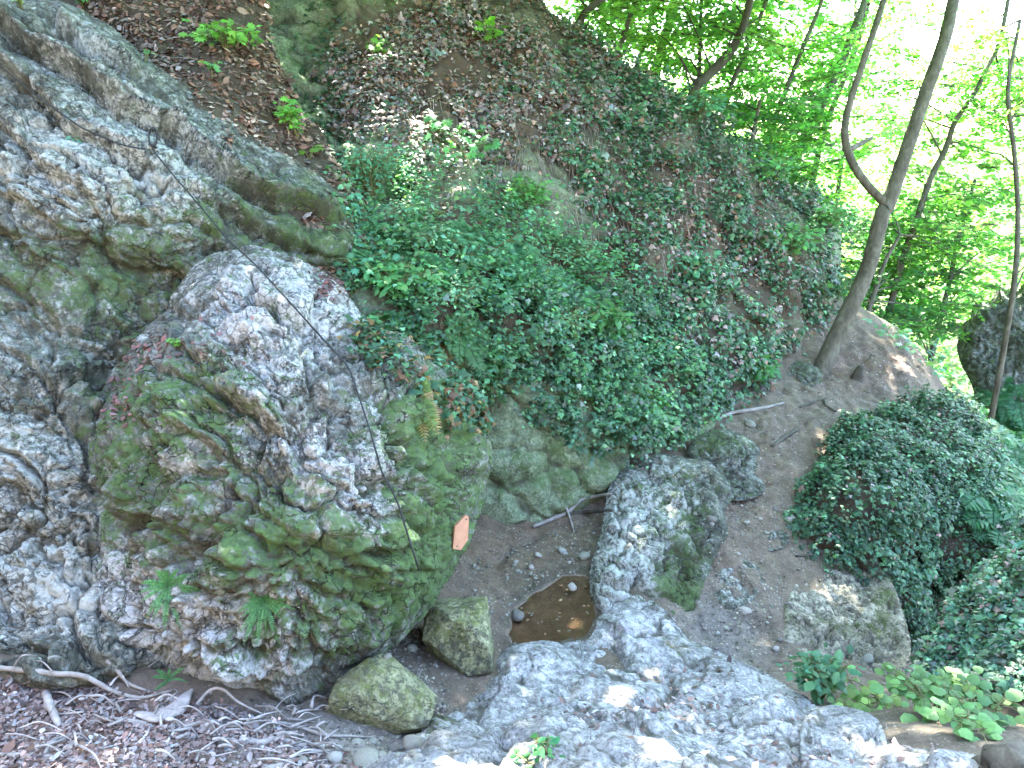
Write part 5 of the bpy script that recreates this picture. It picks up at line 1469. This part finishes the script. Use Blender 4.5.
tree("dark crooked trunk leaning on the ridge crest, thickest of the ridge trees", [[(692, 98), (703, 80), (722, 62), (736, 42), (746, 18), (754, -20), (775, -120)]], 11.6, 10,
     [(640, 800, -300, -60, 1.6), (640, 780, -40, 60, .6)], 60, .7, 90, .075, M_DARKBARK)
tree("slim straight upright trunk behind the dark crooked one", [[(699, 80), (700, 40), (701, 0), (702, -120)]], 13, 4,
     [(600, 760, -200, 100, 1)], 60, .75, 80, .085, M_DARKBARK, cols=SUNG)
tree("thin leaning trunk in the bright leaves right of the straight one", [[(770, 140), (786, 90), (806, 40), (822, 0), (850, -90)]], 14, 5, [(720, 860, -200, 160, 1)], 64, .8, 80, .085)
tree("pale leaning trunk nearest the forked tree on its left", [[(793, 168), (806, 135), (826, 95), (846, 50), (860, 15), (868, -10), (890, -100)]], 15, 10, [(740, 880, -200, 180, 1)], 56, .8, 80, .085)
tree("thinner trunk just right of the pale leaning trunk", [[(815, 168), (828, 120), (846, 74), (862, 30), (875, -30)]], 16.5, 6, [(780, 920, -160, 220, 1)], 44, .8, 80, .085)
tree("wavy thin trunk alone against the white sky right of the forked tree", [[(902, 262), (916, 222), (930, 180), (946, 148), (955, 122), (975, 92), (990, 62), (1000, 40), (1012, -20)]], 12, 6, [(880, 1030, 60, 255, .9), (940, 1100, -160, 120, .55)], 84, .62, 70, .075)
tree("slender trunk at the left end of the ridge trees", [[(612, 72), (620, 46), (630, 16), (638, -12), (650, -100)]], 12, 6, [(560, 700, -220, 40, 1)], 52, .75, 90, .08, canopy=CANS[1])
tree("short dark bent trunk at the top of the cliff crest", [[(577, 38), (580, 22), (588, 10), (600, 0), (625, -18), (640, -80)]], 10.4, 8, [(520, 660, -300, -70, 1), (545, 660, -70, 45, .7)], 80, .7, 90, .075, M_DARKBARK, canopy=CANS[2])
tree("broad blurred trunk behind the slender ridge trunk", [[(655, 80), (664, 40), (674, -5), (686, -120)]], 15, 9, [(590, 760, -150, 110, 1)], 80, .8, 80, .085)
tree("young tree at the right edge with drooping bright sprays", [[(1012, 300), (1018, 220), (1014, 150), (1008, 90), (1020, 20)]], 11, 5, [(950, 1080, 20, 262, 1)], 46, .6, 70, .075)
tree("pale slim trunk among the yellow leaves left of the dark crooked trunk", [[(634, 78), (646, 40), (656, 0), (672, -90)]], 14, 5, [(580, 720, -160, 90, 1)], 34, .75, 80, .085)
tree("slim leaning trunk between the dark crooked trunk and the thin leaning trunk", [[(724, 112), (738, 70), (752, 36), (770, -10), (790, -90)]], 13.5, 5, [(680, 840, -160, 130, 1)], 34, .75, 80, .085)
tree("thin far trunk just left of the forked tree", [[(838, 190), (846, 130), (852, 70), (856, 0), (862, -80)]], 18, 4, [(800, 920, -100, 240, 1)], 36, .9, 80, .1)
tree("young tree rising from the hollow right of the wavy trunk", [[(940, 320), (950, 280), (958, 240), (975, 180)]], 13, 5, [(880, 1010, 180, 325, 1)], 48, .7, 70, .08)
tree("small tree spreading low over the path end behind the forked tree", [[(862, 330), (872, 300), (885, 262), (900, 235)]], 11.2, 5, [(840, 960, 215, 330, 1)], 60, .55, 80, .07, cols=[(.10, .25, .06), (.13, .29, .05), (.08, .21, .07)])
tree("bright bushy young tree just behind the ridge crest", [[(742, 200), (746, 170), (752, 140), (760, 100)]], 11.4, 5, [(700, 820, 90, 215, 1)], 90, .55, 80, .07, cols=[(.10, .25, .06), (.12, .27, .05), (.07, .20, .07)])
tree("thick trunk base at the top of the soil slope with its crown above", [[(178, 12, 7.0), (188, -8, 7.0), (215, -60, 7.1), (260, -150, 7.3), (300, -300, 7.6)]], 7.0, 26, [(100, 420, -560, -260, 1)], 60, .8, 110, .08, dd=1.8, canopy=CANS[0])

# far off wood behind everything
mb = MB(); tw = MB()
C = []
for k in range(850):
    az = rng.uniform(-.15, .78); r = rng.uniform(20, 46)
    x, y = math.sin(az) * r, math.cos(az) * r
    C.append((x, y, gh(x, y) + rng.uniform(0.2, 3.5 + r * .22) * rng.uniform(.3, 1)))
sprays(mb, None, np.array(C), 62, 1.5, .20, SUNG)
tag(mb.build("far_wood_foliage", M_TREELEAF), kind="stuff")

# ------------------------------------------------------------------ light
sun = bpy.data.lights.new("sun", 'SUN'); sun.energy = 4.0; sun.angle = math.radians(0.6); sun.color = (1.0, 0.95, 0.86)
so = bpy.data.objects.new("sun", sun); COL.objects.link(so); so.location = (0, 0, 30)
so.rotation_euler = Vector(-sdir).to_track_quat('-Z', 'Y').to_euler()
world = bpy.data.worlds.new("World"); scene.world = world; world.use_nodes = True
wn = world.node_tree; bgn = wn.nodes["Background"]
sky = wn.nodes.new("ShaderNodeTexSky"); sky.sky_type = 'NISHITA'; sky.sun_disc = False
sky.sun_elevation = SUN_EL; sky.sun_rotation = SUN_AZ
sky.air_density = 1.0; sky.dust_density = 1.5; sky.ozone_density = 1.2
wn.links.new(sky.outputs[0], bgn.inputs[0]); bgn.inputs[1].default_value = 0.10

scene.view_settings.view_transform = 'Standard'
scene.view_settings.look = 'None'
scene.view_settings.exposure = 4.62
scene.view_settings.gamma = 1.0
scene.render.engine = 'CYCLES'
cy = scene.cycles
cy.use_denoising = True
try:
    cy.denoiser = 'OPENIMAGEDENOISE'
except Exception:
    pass
cy.max_bounces = 6; cy.diffuse_bounces = 2; cy.glossy_bounces = 2; cy.transmission_bounces = 4; cy.transparent_max_bounces = 6
cy.use_adaptive_sampling = True; cy.adaptive_threshold = 0.02
cy.sample_clamp_indirect = 6.0
cy.caustics_reflective = False; cy.caustics_refractive = False
